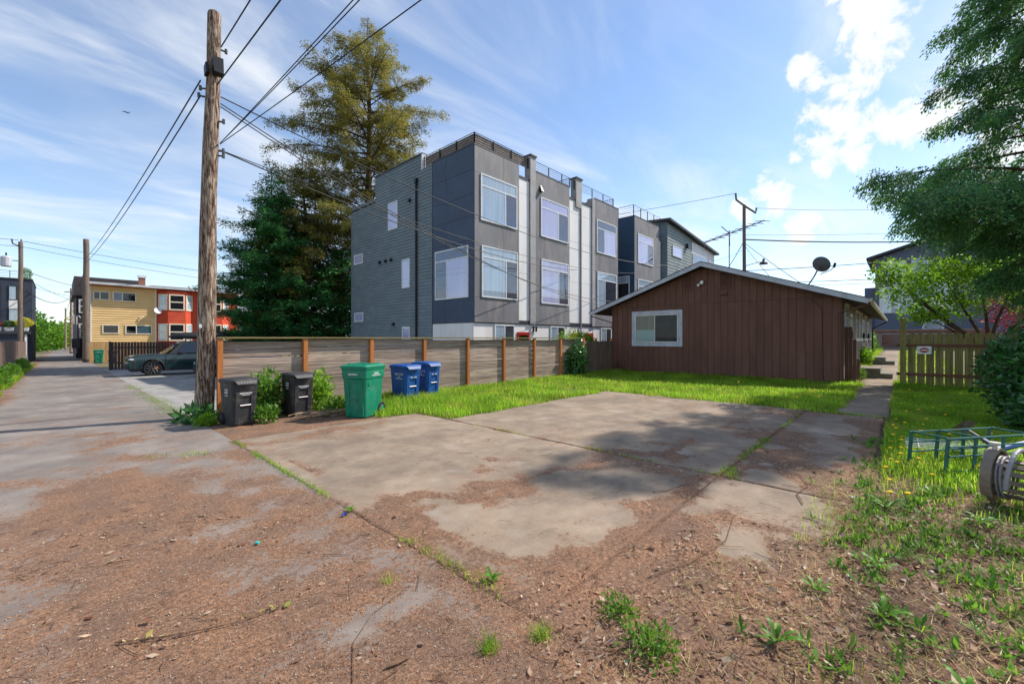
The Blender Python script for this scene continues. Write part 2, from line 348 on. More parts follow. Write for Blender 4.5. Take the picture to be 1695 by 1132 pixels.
M_conc = groundmat('old concrete', (162, 143, 122), (134, 117, 99), spk=(100, 91, 82), bump=.4)
M_soil = groundmat('leafy soil', (98, 78, 64), (70, 54, 44), spk=(50, 38, 30), bump=.9)
M_earth = pmat('earth', (96, 92, 58), (112, 100, 74), scale=.4, rough=.95, bump=.4, bscale=6)
M_lawn = pmat('lawn soil', (88, 92, 44), (98, 84, 56), scale=1.6, rough=.95, bump=.6, bscale=40)
M_gravel = pmat('gravel court', (158, 154, 148), (128, 124, 120), scale=2.2, rough=.95, bump=.8, bscale=55, detail=9, dirt=((104, 110, 62), .55, .56, .7, .7))
M_paver = pmat('grey paver', (140, 134, 128), (118, 112, 108), scale=3, rough=.9, bump=.3, bscale=60, orand=.1)

far = np.concatenate([np.linspace(-2500, -60, 14), np.linspace(-50, 90, 57), np.linspace(100, 2500, 22)])
gd = ground_grid('ground', far, far, -.05, M_earth); struct(gd, 'earth and grass ground between the lots')
gd.data.update()
al_x = np.concatenate([np.linspace(-1.75, 2.02, 60)])
al_y = np.concatenate([np.arange(-4, 12, .065), np.arange(12, 30, .35), np.arange(30, 400, 3.)])
al_x = al_x
al = ground_grid('alley', al_x, al_y, 0, M_asph, litter, bumps=.018); struct(al, 'grey asphalt back alley strewn with needles')
pk = ground_grid('parking_court', np.arange(2.02, 9.2, .3), np.arange(11.9, 40, .5), -.004, M_gravel); struct(pk, 'gravel and paver parking court beside the alley')
sl = ground_grid('soil_bed', np.arange(2.0, 21, .08), np.arange(-5, 1.75, .08), -.012, M_soil, lambda X, Y: .55 + .7 * (fbm(X * 1.1, Y * 1.1, 4, 3) - .5) - .3 * sstep(X, 7, 9), bumps=.05); struct(sl, 'bare soil covered in dead leaves at the right')
s2 = ground_grid('mulch_strip', np.arange(1.95, 5.2, .08), np.arange(7.9, 11.6, .08), -.006, M_soil, lambda X, Y: .7 + .6 * (fbm(X * 1.3, Y * 1.3, 4, 4) - .5), bumps=.05); struct(s2, 'strip of mulch and twigs along the board fence')
def lawn_mask(x, y):
    a = (x > 4.9) & (x < 20.5) & (y < 11.3) & (y > np.where(x < 5.72, 8.35, np.where(x < 12.3, 7.12, 1.14)))
    return a
lw = ground_grid('lawn', np.arange(4.6, 20.6, .12), np.arange(.98, 11.4, .12), .004, M_lawn, mask=lawn_mask, bumps=.05); struct(lw, 'lawn between the concrete pad and the brown house')
l2 = ground_grid('side_lawn', np.arange(7, 56, .3), np.arange(-6, .16, .2), .006, M_lawn, mask=lambda x, y: (x > 7.4 + fbm(y * 2, x, 3, 2)), bumps=.05); struct(l2, 'side lawn right of the path')
l3 = ground_grid('house_bed', np.arange(20.4, 56, .3), np.arange(1.2, 2.4, .15), .005, M_lawn, mask=lambda x, y: (y > 1.15) & ((y < 1.75) | (x > 43))); struct(l3, 'narrow grassy bed along the brown house')
# concrete driveway, slab by slab
drv = bpy.data.objects.new('driveway', None); col.objects.link(drv); struct(drv, 'old concrete parking pad of several slabs')
def slab(x0, x1, y0, y1, dz, tilt=0, parent=drv, cell=.06):
    xs = np.concatenate([[x0, x0 + .012], np.arange(x0 + cell, x1 - cell * .6, cell), [x1 - .012, x1]])
    ys = np.concatenate([[y0, y0 + .012], np.arange(y0 + cell, y1 - cell * .6, cell), [y1 - .012, y1]])
    o = ground_grid('slab', xs, ys, dz, M_conc, litter, bumps=.008)
    n = len(o.data.vertices); co = np.empty(n * 3, np.float32); o.data.vertices.foreach_get('co', co); co = co.reshape(-1, 3)
    ed = (np.abs(co[:, 0] - x0) < 1e-4) | (np.abs(co[:, 0] - x1) < 1e-4) | (np.abs(co[:, 1] - y0) < 1e-4) | (np.abs(co[:, 1] - y1) < 1e-4)
    wob = .05 * (fbm(co[:, 0] * 2.3, co[:, 1] * 2.3, 3, 12) - .5)
    co[:, 2] += tilt * (co[:, 0] - x0); co[ed, 2] -= .022
    co[ed, 0] += wob[ed]; co[ed, 1] += wob[ed]
    o.data.vertices.foreach_set('co', co.ravel()); o.data.update(); o.parent = parent
    return o
slab(2.0, 5.69, 1.70, 8.35, .006); slab(5.70, 12.3, 1.70, 7.15, .010, .001)
slab(5.70, 12.28, .28, 1.69, .008); slab(2.0, 5.69, .3, 1.69, .004)
pth = bpy.data.objects.new('path', None); col.objects.link(pth); struct(pth, 'concrete garden path along the brown house')
for a, b_, c in ((12.33, 15.1, 0), (15.13, 17.9, .004), (17.93, 20.9, 0), (20.93, 25, .003), (25.03, 29, 0), (29.03, 33.5, 0), (33.53, 38, 0), (38.03, 51, 0)):
    slab(a, b_, .1 if a > 13 else .2, 1.16, .014 + c, parent=pth, cell=.25)

# ------------------------------------------------------------ loose litter (nobody could count it)
M_flake = leafmat('dry needles', [(92, 62, 46), (146, 98, 70), (168, 118, 84), (120, 78, 56), (196, 164, 128), (154, 104, 74)], rough=.9, trans=.1, spec=.1)
M_dead = leafmat('dead leaves', [(150, 118, 92), (186, 158, 132), (120, 86, 66), (198, 180, 156), (132, 104, 84), (104, 66, 50)], rough=.85, trans=.15, spec=.15)
M_straw = leafmat('straw', [(186, 170, 110), (204, 190, 140), (150, 150, 76), (166, 136, 88), (120, 140, 56)], rough=.8, trans=.2, spec=.1)
def scatter(n, x0, x1, y0, y1, fn, near=None):
    x = rng.uniform(x0, x1, n); y = rng.uniform(y0, y1, n); keep = rng.random(n) < fn(x, y)
    return x[keep], y[keep]
def surf(x, y):
    z = gz(x, y) + .018 * (fbm(x * 3, y * 3, 4, 5) - .5)
    return z + np.where((x > 2.03) & (y > .3) & (y < 8.3), .014, .004)
x, y = scatter(540000, -1.7, 9, -.6, 8.6, lambda x, y: sstep(litter(x, y), .38, .72) * np.exp(-np.maximum(0, np.hypot(x, y) - 2.6) * .42))
n = len(x); C = np.stack([x, y, surf(x, y) + rng.uniform(.0, .012, n)], 1); az = rng.uniform(0, 2 * np.pi, n)
D = np.stack([np.cos(az), np.sin(az), rng.normal(0, .12, n)], 1); Nn = unit(np.stack([rng.normal(0, .45, n), rng.normal(0, .45, n), np.ones(n)], 1))
V, F = leaf_arrays(C, D, Nn, rng.gamma(2.2, .0052, n) + .005, rng.uniform(.0014, .0042, n))
stuff(np_obj('needle_litter', V, F, M_flake), 'rust brown needle litter strewn over alley and slabs', 'needle litter')
def bedw(x, y): return np.clip(.25 + 1.2 * (fbm(x * 1.4, y * 1.4, 4, 21) - .3), 0, 1) * (1 - sstep(x, 6.5, 8.5)) * np.where(y > .45, .35 * sstep(litter(x, y), .5, .8), 1)
x, y = scatter(95000, 1.2, 8.5, -3.2, 1.5, bedw)
n = len(x); C = np.stack([x, y, surf(x, y) + rng.uniform(.0, .02, n)], 1); az = rng.uniform(0, 2 * np.pi, n)
D = np.stack([np.cos(az), np.sin(az), rng.normal(0, .3, n)], 1); Nn = unit(np.stack([rng.normal(0, .7, n), rng.normal(0, .7, n), np.ones(n)], 1))
s_ = np.minimum(rng.gamma(1.3, .0105, n) + .007, .065)
V, F = leaf_arrays(C, D, Nn, s_ * rng.uniform(.9, 1.8, n), s_ * rng.uniform(.2, .75, n), .4)
stuff(np_obj('leaf_litter', V, F, M_dead), 'pale dead leaves matted over the soil at the right', 'leaf litter')
x, y = scatter(30000, -1.6, 5.5, .2, 5.5, lambda x, y: .45 * np.clip((fbm(x * 2.2, y * 2.2, 3, 77) - .38) * 4, 0, 1) * sstep(litter(x, y), .45, .9)); n = len(x)
C = np.stack([x, y, surf(x, y) + rng.uniform(.0, .012, n)], 1); az = rng.uniform(0, 2 * np.pi, n)
D = np.stack([np.cos(az), np.sin(az), rng.normal(0, .2, n)], 1); Nn = unit(np.stack([rng.normal(0, .35, n), rng.normal(0, .35, n), np.ones(n)], 1)); s_ = np.minimum(rng.gamma(1.4, .012, n) + .008, .07)
V, F = leaf_arrays(C, D, Nn, s_, s_ * rng.uniform(.3, .7, n))
stuff(np_obj('bark_flakes', V, F, M_dead), 'bark flakes and crumpled leaves among the needles', 'bark flakes')
# straw and thin dead stems
x, y = scatter(36000, 1.6, 8, -3, 1.2, bedw); n = len(x); az = rng.normal(.6, .7, n)
C = np.stack([x, y, surf(x, y) + rng.uniform(.005, .03, n)], 1); D = np.stack([np.cos(az), np.sin(az), rng.normal(0, .12, n)], 1)
Nn = unit(np.stack([rng.normal(0, .4, n), rng.normal(0, .4, n), np.ones(n)], 1))
V, F = leaf_arrays(C, D, Nn, rng.uniform(.03, .22, n), rng.uniform(.0015, .0045, n), .5)
stuff(np_obj('straw', V, F, M_straw), 'yellowed straw and cut stems over the leaf bed', 'straw')
M_twig = pmat('twig bark', (134, 102, 76), (92, 70, 54), scale=20, rough=.9, island=.35)
mb = MB()
for i in range(1100):
    t = random.random()
    if t < .6: x_, y_ = random.uniform(-1.4, 5.5), random.uniform(.6, 6)
    else: x_, y_ = random.uniform(2, 6.5), random.uniform(-2, 1.2)
    if litter(np.array([x_]), np.array([y_]))[0] < .5 and random.random() < .8: continue
    a = random.uniform(0, 6.28); ln = random.choice([.05, .07, .1, .15, .22]); k = random.uniform(-1.2, 1.2); pts = []; px_, py_ = x_, y_
    for s in range(4):
        pts.append((px_, py_, float(surf(np.array([px_]), np.array([py_]))[0]) + .005 + random.uniform(0, .006))); px_ += math.cos(a) * ln / 3; py_ += math.sin(a) * ln / 3; a += k * random.uniform(.2, .6)
    mb.tube(pts, [random.uniform(.0012, .003)] * 4, 3)
stuff(mb.build('small_twigs', M_twig), 'small dry twigs scattered over the ground', 'twigs')
# gravel crumbs on the asphalt
x, y = scatter(30000, -1.6, 2, 1.2, 8, lambda x, y: np.exp(-np.maximum(0, np.hypot(x, y) - 2.4) * .5) * .5); n = len(x)
C = np.stack([x, y, surf(x, y)], 1); s_ = rng.uniform(.002, .006, n)[:, None]
tet = np.array([[1, 0, 0], [-.5, .87, 0], [-.5, -.87, 0], [0, 0, 1.0]])
V = (C[:, None, :] + tet[None] * s_[:, None] * rng.uniform(.6, 1.3, (n, 4, 1))).reshape(-1, 3)
b_ = np.arange(n)[:, None] * 4; F = np.concatenate([b_ + np.array([[0, 1, 3]]), b_ + np.array([[1, 2, 3]]), b_ + np.array([[2, 0, 3]])])
M_grit = pmat('grit', (170, 166, 158), (130, 122, 112), scale=50, island=.4, rough=.9)
stuff(np_obj('grit', V, F, M_grit), 'loose grit on the asphalt alley', 'grit')

# ------------------------------------------------------------ grass
M_grass = leafmat('grass', [(82, 126, 30), (116, 166, 38), (146, 190, 50), (100, 146, 32), (180, 194, 84)], rough=.55, trans=.55, spec=.25, dry=(168, 172, 78))
M_weed = leafmat('weeds', [(62, 104, 30), (86, 132, 40), (106, 150, 50), (74, 118, 34)], rough=.5, trans=.4, spec=.3)
def lawn_grass(name, label, n, x0, x1, y0, y1, fn, hfn):
    x, y = scatter(n, x0, x1, y0, y1, fn); P = np.stack([x, y, gz(x, y) + .0 * x], 1)
    h = hfn(x, y) * rng.uniform(.5, 1.25, len(x)); o = blades(name, P, h, rng.uniform(.004, .010, len(x)) * (1 + .05 * np.hypot(x, y)), M_grass, lean=.75)
    return stuff(o, label, 'grass')
def hA(x, y):
    t = .10 + .10 * fbm(x * .9, y * .9, 3, 31)
    return t + .17 * np.exp(-(((x - 6.2) / 1.5) ** 2 + ((y - 9.6) / 1.3) ** 2)) + .06 * (y > 10.2)
def dirtpatch(x, y):
    k = np.ones_like(x)
    for cx, cy, r in ((11.6, 8.0, .7), (13.3, 7.1, .55), (13.9, 6.2, .4), (9.5, 9.0, .4)): k *= 1 - .93 * np.exp(-(((x - cx) / r) ** 2 + ((y - cy) / (r * .6)) ** 2) ** 2)
    return k
lawn_grass('lawn_grass', 'bright green grass before the brown house and board fence', 210000, 4.7, 20.4, .9, 11.3, lambda x, y: lawn_mask(x + .5 * fbm(x * 2, y * 2, 4, 40) - .2, y + .5 * fbm(y * 2, x * 2, 4, 41) - .22) * dirtpatch(x, y) * np.clip(.5 + 1.6 * (fbm(x * .9, y * .9, 4, 42) - .35), .12, 1), hA)
lawn_grass('side_grass', 'thick green grass right of the path before the picket gate', 105000, 5.0, 22, -3.2, .24, lambda x, y: sstep(x + 1.6 * (fbm(x * 1.2, y * 1.2, 4, 43) - .5), 5.7, 8.8) * (y < .16 + .2 * (fbm(x * 2, y * 2, 3, 44) - .4)), lambda x, y: .07 + .12 * fbm(x, y, 3, 45))
lawn_grass('path_grass', 'grass edging the far path', 26000, 20.5, 54, -2, 2.2, lambda x, y: ((y < .1) | ((y > 1.15) & ((y < 1.75) | (x > 43)))) * 1.0, lambda x, y: .1 + .22 * fbm(x * .8, y, 3, 46) * (y > 1))
# tufts in joints and at edges
xs_, ys_ = [], []
def along(x0, y0, x1, y1, n, j):
    t = rng.random(n); t = t[fbm(t * 9, t * 0 + x0 * 3, 3, 51) > .46]; xs_.append(x0 + (x1 - x0) * t + rng.normal(0, j, len(t))); ys_.append(y0 + (y1 - y0) * t + rng.normal(0, j, len(t)))
along(2.02, 4.6, 2.02, 8.3, 700, .025); along(5.7, 1.7, 5.7, 7.1, 420, .012); along(5.7, 1.7, 12.3, 1.7, 900, .025); along(12.32, .25, 12.32, 1.5, 700, .05); along(2.05, 2.0, 2.05, 3.2, 260, .03)
along(.9, 8.2, 1.5, 7.7, 160, .08); along(1.9, 12, 1.9, 22, 1500, .14); along(5.7, 1.55, 6.3, 1.7, 300, .05); along(7.4, 1.66, 8.4, 1.72, 300, .05)
x = np.concatenate(xs_); y = np.concatenate(ys_)
o = blades('joint_grass', np.stack([x, y, gz(x, y)], 1), rng.uniform(.02, .08, len(x)), rng.uniform(.004, .008, len(x)), M_grass, lean=1.1); stuff(o, 'moss and grass growing in the slab joints', 'grass')
# ------------------------------------------------------------ townhouses
def window(parent, M, a0, a1, c0, c1, vs=(), tr=None, mat=None, fw=.06, backs=None, glass=None, out=.05, name='window', sill=False):
    """frame at the wall plane, proud of it; vs = vertical bars (fractions), tr = transom bar (fraction from the top)"""
    mat = mat or M_trim; m = MB(M)
    m.box(a0 - fw, a0, -out, .0, c0 - fw, c1 + fw).box(a1, a1 + fw, -out, .0, c0 - fw, c1 + fw).box(a0, a1, -out, .0, c0 - fw, c0).box(a0, a1, -out, .0, c1, c1 + fw)
    w_ = a1 - a0; h_ = c1 - c0; bw = fw * .45; ct = c1 if tr is None else c1 - tr * h_
    if tr is not None: m.box(a0, a1, -out + .006, 0, ct - bw, ct + bw)
    for q in vs: m.box(a0 + q * w_ - bw, a0 + q * w_ + bw, -out + .008, 0, c0, ct - (bw if tr is not None else 0))
    f = m.build(name, mat, parent)
    ed = [0] + list(vs) + [1]; backs = backs or [M_blind] * (len(ed) - 1)
    for i in range(len(ed) - 1):
        x0 = a0 + ed[i] * w_ + (bw if i else 0); x1 = a0 + ed[i + 1] * w_ - (bw if i < len(ed) - 2 else 0)
        zt_ = ct - (bw if tr is not None else 0); MB(M).add([(x0, -out + .012, c0), (x1, -out + .012, c0), (x1, -out + .012, zt_), (x0, -out + .012, zt_)], [(0, 1, 2, 3)]).build('pane', glass or M_glass, f)
        MB(M).box(x0, x1, -out + .024, -out + .03, c0, ct - (bw if tr is not None else 0)).build('blind', backs[i], f)
    if tr is not None:
        MB(M).add([(a0, -out + .012, ct + bw), (a1, -out + .012, ct + bw), (a1, -out + .012, c1), (a0, -out + .012, c1)], [(0, 1, 2, 3)]).build('pane', glass or M_glass, f); MB(M).box(a0, a1, -out + .024, -out + .03, ct + bw, c1).build('blind', backs[0], f)
    if sill: MB(M).box(a0 - fw - .02, a1 + fw + .02, -out - .03, -.002, c0 - fw - .04, c0 - fw - .003).build('sill', mat, f)
    return f
def laps(parent, M, a0, a1, c0, c1, step, mat, name='lap_siding', th=.03):
    m = MB(M); c = c0
    while c < c1 - .02:
        d = min(c + step, c1)
        m.add([(a0, 0, c), (a1, 0, c), (a1, -th, c), (a0, -th, c), (a0, 0, d), (a1, 0, d), (a1, -.004, d), (a0, -.004, d)], [(0,3,2,1),(4,5,6,7),(0,1,5,4),(1,2,6,5),(2,3,7,6),(3,0,4,7)]); c = d
    o = m.build(name, mat, parent); o['kind'] = 'stuff'; return o
def panels(parent, M, As, Cs, mat, gap=.012, th=.02, name='panel'):
    for i in range(len(As) - 1):
        for j in range(len(Cs) - 1):
            MB(M).box(As[i] + gap / 2, As[i + 1] - gap / 2, -th, -.001, Cs[j] + gap / 2, Cs[j + 1] - gap / 2).build(name, mat, parent)
def railing(parent, p, q, z0, z1, step=1.25, rails=5, mat=None, name='railing'):
    p = Vector(p); q = Vector(q); d = q - p; n = max(1, round(d.length / step)); m = MB()
    for i in range(n + 1):
        c = p + d * (i / n); m.box(c.x - .022, c.x + .022, c.y - .022, c.y + .022, z0, z1)
    e = d.normalized() * .021
    for k in range(rails):
        z = z0 + (z1 - z0) * (k + 1) / rails; r = .02 if k == rails - 1 else .011
        m.tube([(p.x, p.y, z), (q.x, q.y, z)], r, 4)
    return m.build(name, mat or M_black, parent)
M_trim = pmat('white vinyl trim', (226, 226, 224), (210, 210, 210), rough=.45)
M_black = pmat('black metal', (34, 36, 40), (26, 27, 30), rough=.45, metal=.3)
M_glass = glassmat('window glass', (238, 238, 248), .13)
M_glassd = glassmat('dark window glass', (170, 180, 190), .06)
M_blind = pmat('pale blind', (224, 222, 234), (204, 202, 220), scale=1.5, stretch=(1, 1, .1), rough=.8)
M_blindg = pmat('greenish curtain', (206, 224, 220), (176, 198, 196), scale=9, stretch=(1, 1, .05), rough=.8)
M_screen = pmat('insect screen', (72, 74, 80), (56, 58, 64), scale=2, rough=.9)
M_dark = pmat('dark interior', (40, 42, 46), (28, 30, 34), rough=.9)
M_navy = pmat('navy fibre cement', (66, 80, 100), (58, 72, 92), scale=1.2, rough=.6, orand=.06, dirt=((78, 84, 96), .8, .5, .75, .35))
M_char = pmat('charcoal fibre cement', (122, 120, 122), (108, 107, 110), scale=.9, rough=.65, orand=.06, stretch=(1, 1, .3), dirt=((150, 140, 132), 2.0, .46, .7, .75))
M_white = pmat('off white fibre cement', (232, 228, 224), (222, 218, 216), scale=1.2, rough=.6, stretch=(1, 1, .2), dirt=((176, 168, 160), 1.1, .52, .75, .5))
M_pil = pmat('light grey pilaster', (168, 164, 162), (150, 146, 146), scale=1.5, rough=.65, dirt=((120, 112, 106), 1.2, .5, .75, .5))
M_slate = pmat('slate green lap siding', (114, 125, 129), (103, 114, 119), scale=.7, rough=.6, stretch=(1, 1, 3), dirt=((150, 160, 160), 1.3, .5, .75, .4))
M_coping = pmat('dark coping', (62, 62, 66), (52, 52, 56), rough=.5)
M_red = pmat('red door paint', (168, 34, 30), (150, 28, 26), rough=.4)
M_flat = pmat('flat roof', (96, 96, 98), (80, 80, 82), rough=.9)
def screenmat():
    m = pmat('woven screen', (150, 136, 126), (80, 72, 68), scale=3, rough=.85); t = m.node_tree; l = t.links.new; b = t.nodes['Principled BSDF']
    g = t.nodes.new('ShaderNodeNewGeometry'); sp = t.nodes.new('ShaderNodeSeparateXYZ'); l(g.outputs['Position'], sp.inputs[0])
    ad = t.nodes.new('ShaderNodeMath'); ad.operation = 'SUBTRACT'; l(sp.outputs[0], ad.inputs[0]); l(sp.outputs[1], ad.inputs[1])
    cb = t.nodes.new('ShaderNodeCombineXYZ'); l(ad.outputs[0], cb.inputs[0]); l(sp.outputs[2], cb.inputs[1])
    br = t.nodes.new('ShaderNodeTexBrick'); l(cb.outputs[0], br.inputs[0]); br.inputs['Scale'].default_value = 4.2; br.inputs['Mortar Size'].default_value = .018
    br.inputs['Color1'].default_value = (*lin((170, 156, 146)), 1); br.inputs['Color2'].default_value = (*lin((128, 118, 112)), 1); br.inputs['Mortar'].default_value = (*lin((44, 42, 44)), 1)
    l(br.outputs[0], b.inputs['Base Color']); return m
M_weave = screenmat()

tx, ty = 12.85, 14.24
T = thing('townhouse', 'three storey charcoal and white townhouse block with roof railings behind the board fence', 'townhouse', (tx, ty, 0))
MF = FR((tx, ty, 0), (1, 0, 0), (0, 1, 0)); MS = FR((tx, 26.0, 0), (0, -1, 0), (1, 0, 0))
fx = lambda X: X - tx
sy = lambda Y: 26.0 - Y
mb = MB().box(tx + .03, 26.02, 14.33, 25.97, -.6, 10.1).box(tx + .03, 26.0, 18.24, 22.98, 10.1, 11.28)
mb.box(tx + .02, 15.86, ty + .02, 17.36, 2.5, 10.53).box(17.22, 20.3, ty + .02, 15, 2.52, 10.5).box(23.08, 26.03, ty + .02, 15, 2.5, 10.5)
mb.build('wall', M_char, T)
MB().box(tx + .015, 26.01, 14.32, 17.37, -.6, 2.46).build('ground_floor_wall', M_white, T)
for a0, a1, c1 in ((sy(25.98), sy(23.0), 9.83), (sy(23.0), sy(18.24), 11.31), (sy(18.24), sy(17.39), 10.55)): laps(T, MS, a0, a1, -.5, c1, .172, M_slate)
MB(MS).box(-.01, .05, -.03, .0, -.5, 9.83).box(sy(17.44), sy(17.39), -.032, .0, -.5, 10.57).build('corner_trim', M_slate, T)
MB(MS).box(-.04, sy(22.96), -.06, .25, 9.83, 9.9).box(sy(23.04), sy(18.2), -.06, .25, 11.31, 11.38).build('coping', M_coping, T)
MB(MS).box(sy(18.28), sy(18.2), -.05, .2, 10.5, 11.31).build('corner_trim', M_trim, T)
rows = (2.5, 3.64, 6.01, 7.23, 9.38, 10.57)
panels(T, MF, (0, fx(14.73), fx(15.87)), rows, M_char)
panels(T, MF, (fx(17.2), fx(19.1), fx(20.31)), rows, M_char); panels(T, MF, (fx(23.08), fx(24.9), fx(26.05)), rows, M_char)
panels(T, MS, (sy(17.37), sy(16.25), sy(14.24) - .001), (2.5, 3.62, 6.27, 7.36, 8.34, 9.46, 10.57), M_navy)
panels(T, FR((tx + 3.04, 14.24, 0), (0, 1, 0), (-1, 0, 0)), (0, .16), (2.5, 10.57), M_char)
M2 = FR((tx, 14.31, 0), (1, 0, 0), (0, 1, 0))
for a0, a1 in ((15.9, 16.74), (20.33, 21.5), (21.6, 22.75)): panels(T, M2, (fx(a0), fx(a1)), (2.66, 5.1, 7.5, 9.2, 9.96), M_white)
for a0, a1 in ((15.9, 16.74), (20.33, 21.5), (21.6, 22.75)):
    MB().box(a0 - .02, a1 + .02, 14.25, 14.7, 9.97, 10.06).build('coping', M_coping, T); MB().box(a0, a1, 14.26, 14.55, 2.5, 2.64).build('bottom_trim', M_coping, T)
for a0, a1, c0 in ((16.76, 17.19, 2.5), (20.98, 21.58, 9.6), (22.77, 23.06, 2.5)):
    p = MB().box(a0, a1, 14.2, 14.6, c0, 11.3 if c0 > 3 or a0 < 17 else 10.55).build('pilaster', M_pil, T)
    if a0 < 22: MB().box(a0 - .05, a1 + .05, 14.14, 14.68, 11.3, 11.38).build('cap', M_coping, p)
MB().tube([(21.55, 14.25, 9.6), (21.55, 14.25, -.3)], .05, 8).box(21.5, 21.6, 14.3, 14.5, 9.5, 9.75).build('downspout', M_pil, T)
for a0, a1 in ((tx - .02, 15.9), (17.18, 20.33), (23.06, 26.07)): MB().box(a0, a1, ty - .03, ty + .3, 10.572, 10.64).build('coping', M_coping, T)
MB().box(tx - .03, tx + .3, ty + .3, 17.4, 10.573, 10.64).build('coping', M_coping, T)
# panel seams on the white ground floor
for a0, a1 in ((tx, 14.2), (15.6, 15.75), (16.9, 18.5), (19.9, 20.5), (23.0, 23.9), (25.2, 26.0)): panels(T, FR((tx, 14.318, 0), (1, 0, 0), (0, 1, 0)), (fx(a0), fx(a1)), (-.5, 1.1, 2.44), M_white)
panels(T, FR((tx + .015, 26, 0), (0, -1, 0), (1, 0, 0)), (sy(17.36), sy(15.9), sy(14.33)), (-.5, 1.1, 2.44), M_white)
wb = [M_blind, M_screen]; wg = [M_blindg, M_screen]
window(T, MF, fx(13.28), fx(15.64), 7.27, 9.31, (.67,), .24, backs=wg, out=.07); window(T, MF, fx(13.34), fx(15.68), 3.72, 6.0, (.67,), .2, backs=wg, out=.07)
window(T, MF, fx(17.68), fx(20.08), 7.3, 9.29, (.63,), .24, backs=wb, out=.07); window(T, MF, fx(17.72), fx(20.1), 3.7, 5.98, (.63,), .2, backs=wb, out=.07)
window(T, MF, fx(23.33), fx(25.68), 7.28, 9.28, (.38,), .24, backs=[M_screen, M_blind], out=.07); window(T, MF, fx(23.4), fx(25.7), 3.72, 5.96, (.38,), .2, backs=[M_blindg, M_dark], out=.07)
window(T, MS, sy(17.04), sy(14.66), 3.7, 5.98, (.36,), .2, backs=[M_screen, M_blind], out=.07)
for y0, y1, c0, c1 in ((21.45, 20.62, 7.95, 9.36), (20.03, 19.41, 4.55, 5.98), (25.52, 24.56, 6.47, 6.95), (25.46, 24.5, 2.85, 3.29), (20.0, 19.4, .9, 2.32)): window(T, MS, sy(y0), sy(y1), c0, c1, out=.06, fw=.07)
MB(MS).tube([(sy(18.69), -.09, -.4), (sy(18.69), -.09, 10.0)], .055, 8).box(sy(18.78), sy(18.6), -.16, -.03, 9.9, 10.15).build('downspout', M_black, T)
for Y, Z in ((22.42, 6.2), (21.79, 6.2), (21.21, 6.2), (19.35, 9.15), (20.95, 2.55)):
    MB(MS).add([(sy(Y) - .08, 0, Z - .07), (sy(Y) + .08, 0, Z - .07), (sy(Y) + .08, -.15, Z - .09), (sy(Y) - .08, -.15, Z - .09), (sy(Y) - .08, 0, Z + .1), (sy(Y) + .08, 0, Z + .1), (sy(Y) + .07, -.1, Z + .07), (sy(Y) - .07, -.1, Z + .07)], [(0,3,2,1),(4,5,6,7),(0,1,5,4),(1,2,6,5),(2,3,7,6),(3,0,4,7)]).build('vent_hood', M_black, T)
MB(MF).add([(fx(17.5), 0, 9.62), (fx(17.72), 0, 9.62), (fx(17.72), -.2, 9.6), (fx(17.5), -.2, 9.6), (fx(17.55), 0, 9.95), (fx(17.67), 0, 9.95), (fx(17.67), -.06, 9.95), (fx(17.55), -.06, 9.95)], [(0,3,2,1),(4,5,6,7),(0,1,5,4),(1,2,6,5),(2,3,7,6),(3,0,4,7)]).build('vent_hood', M_black, T)
M3 = FR((tx, 14.296, 0), (1, 0, 0), (0, 1, 0))
for a0, a1 in ((14.25, 15.52), (18.6, 19.85), (23.95, 25.15)): window(T, M3, fx(a0), fx(a1), 1.1, 2.36, (.5,), backs=[M_blindg, M_screen])
for a0 in (15.8, 20.6, 22.0):
    d = MB(M3).box(fx(a0), fx(a0 + .95), -.05, -.002, -.2, 2.07).build('door', M_red, T); MB(M3).box(fx(a0 + .12), fx(a0 + .83), -.056, -.051, 1.3, 1.92).build('pane', M_glassd, d); MB(M3).tube([(fx(a0 + .86), -.1, 1.0), (fx(a0 + .86), -.1, 1.15)], .012, 5).build('handle', M_black, d)
for a0 in (17.02, 17.25): MB(M3).tube([(fx(a0), -.08, 2.1), (fx(a0), -.08, 2.38)], .05, 8).build('wall_lamp', M_black, T)
zr0, zr1 = 10.64, 11.2
railing(T, (tx + .1, ty + .1, 0), (16.72, ty + .1, 0), zr0, zr1, 1.3); railing(T, (tx + .1, ty + .1, 0), (tx + .1, 18.2, 0), zr0, zr1, 1.3)
MB().box(tx + .13, 16.7, ty + .13, ty + .15, zr0 + .02, zr1 - .03).build('privacy_screen', M_weave, T); MB().box(tx + .13, tx + .15, ty + .15, 18.15, zr0 + .02, zr1 - .03).build('privacy_screen', M_weave, T)
railing(T, (17.25, ty + .1, 0), (20.95, ty + .1, 0), zr0, zr1, 1.2); railing(T, (21.62, ty + .1, 0), (25.6, ty + .1, 0), zr0, zr1, 1.2); railing(T, (20.5, ty + .1, 0), (20.5, 17, 0), zr0, zr1, 1.2); railing(T, (25.6, ty + .1, 0), (25.6, 18, 0), zr0, zr1, 1.2)
MB().box(tx + .35, 25.9, 14.7, 25.8, 10.1, 10.13).build('roof', M_flat, T)

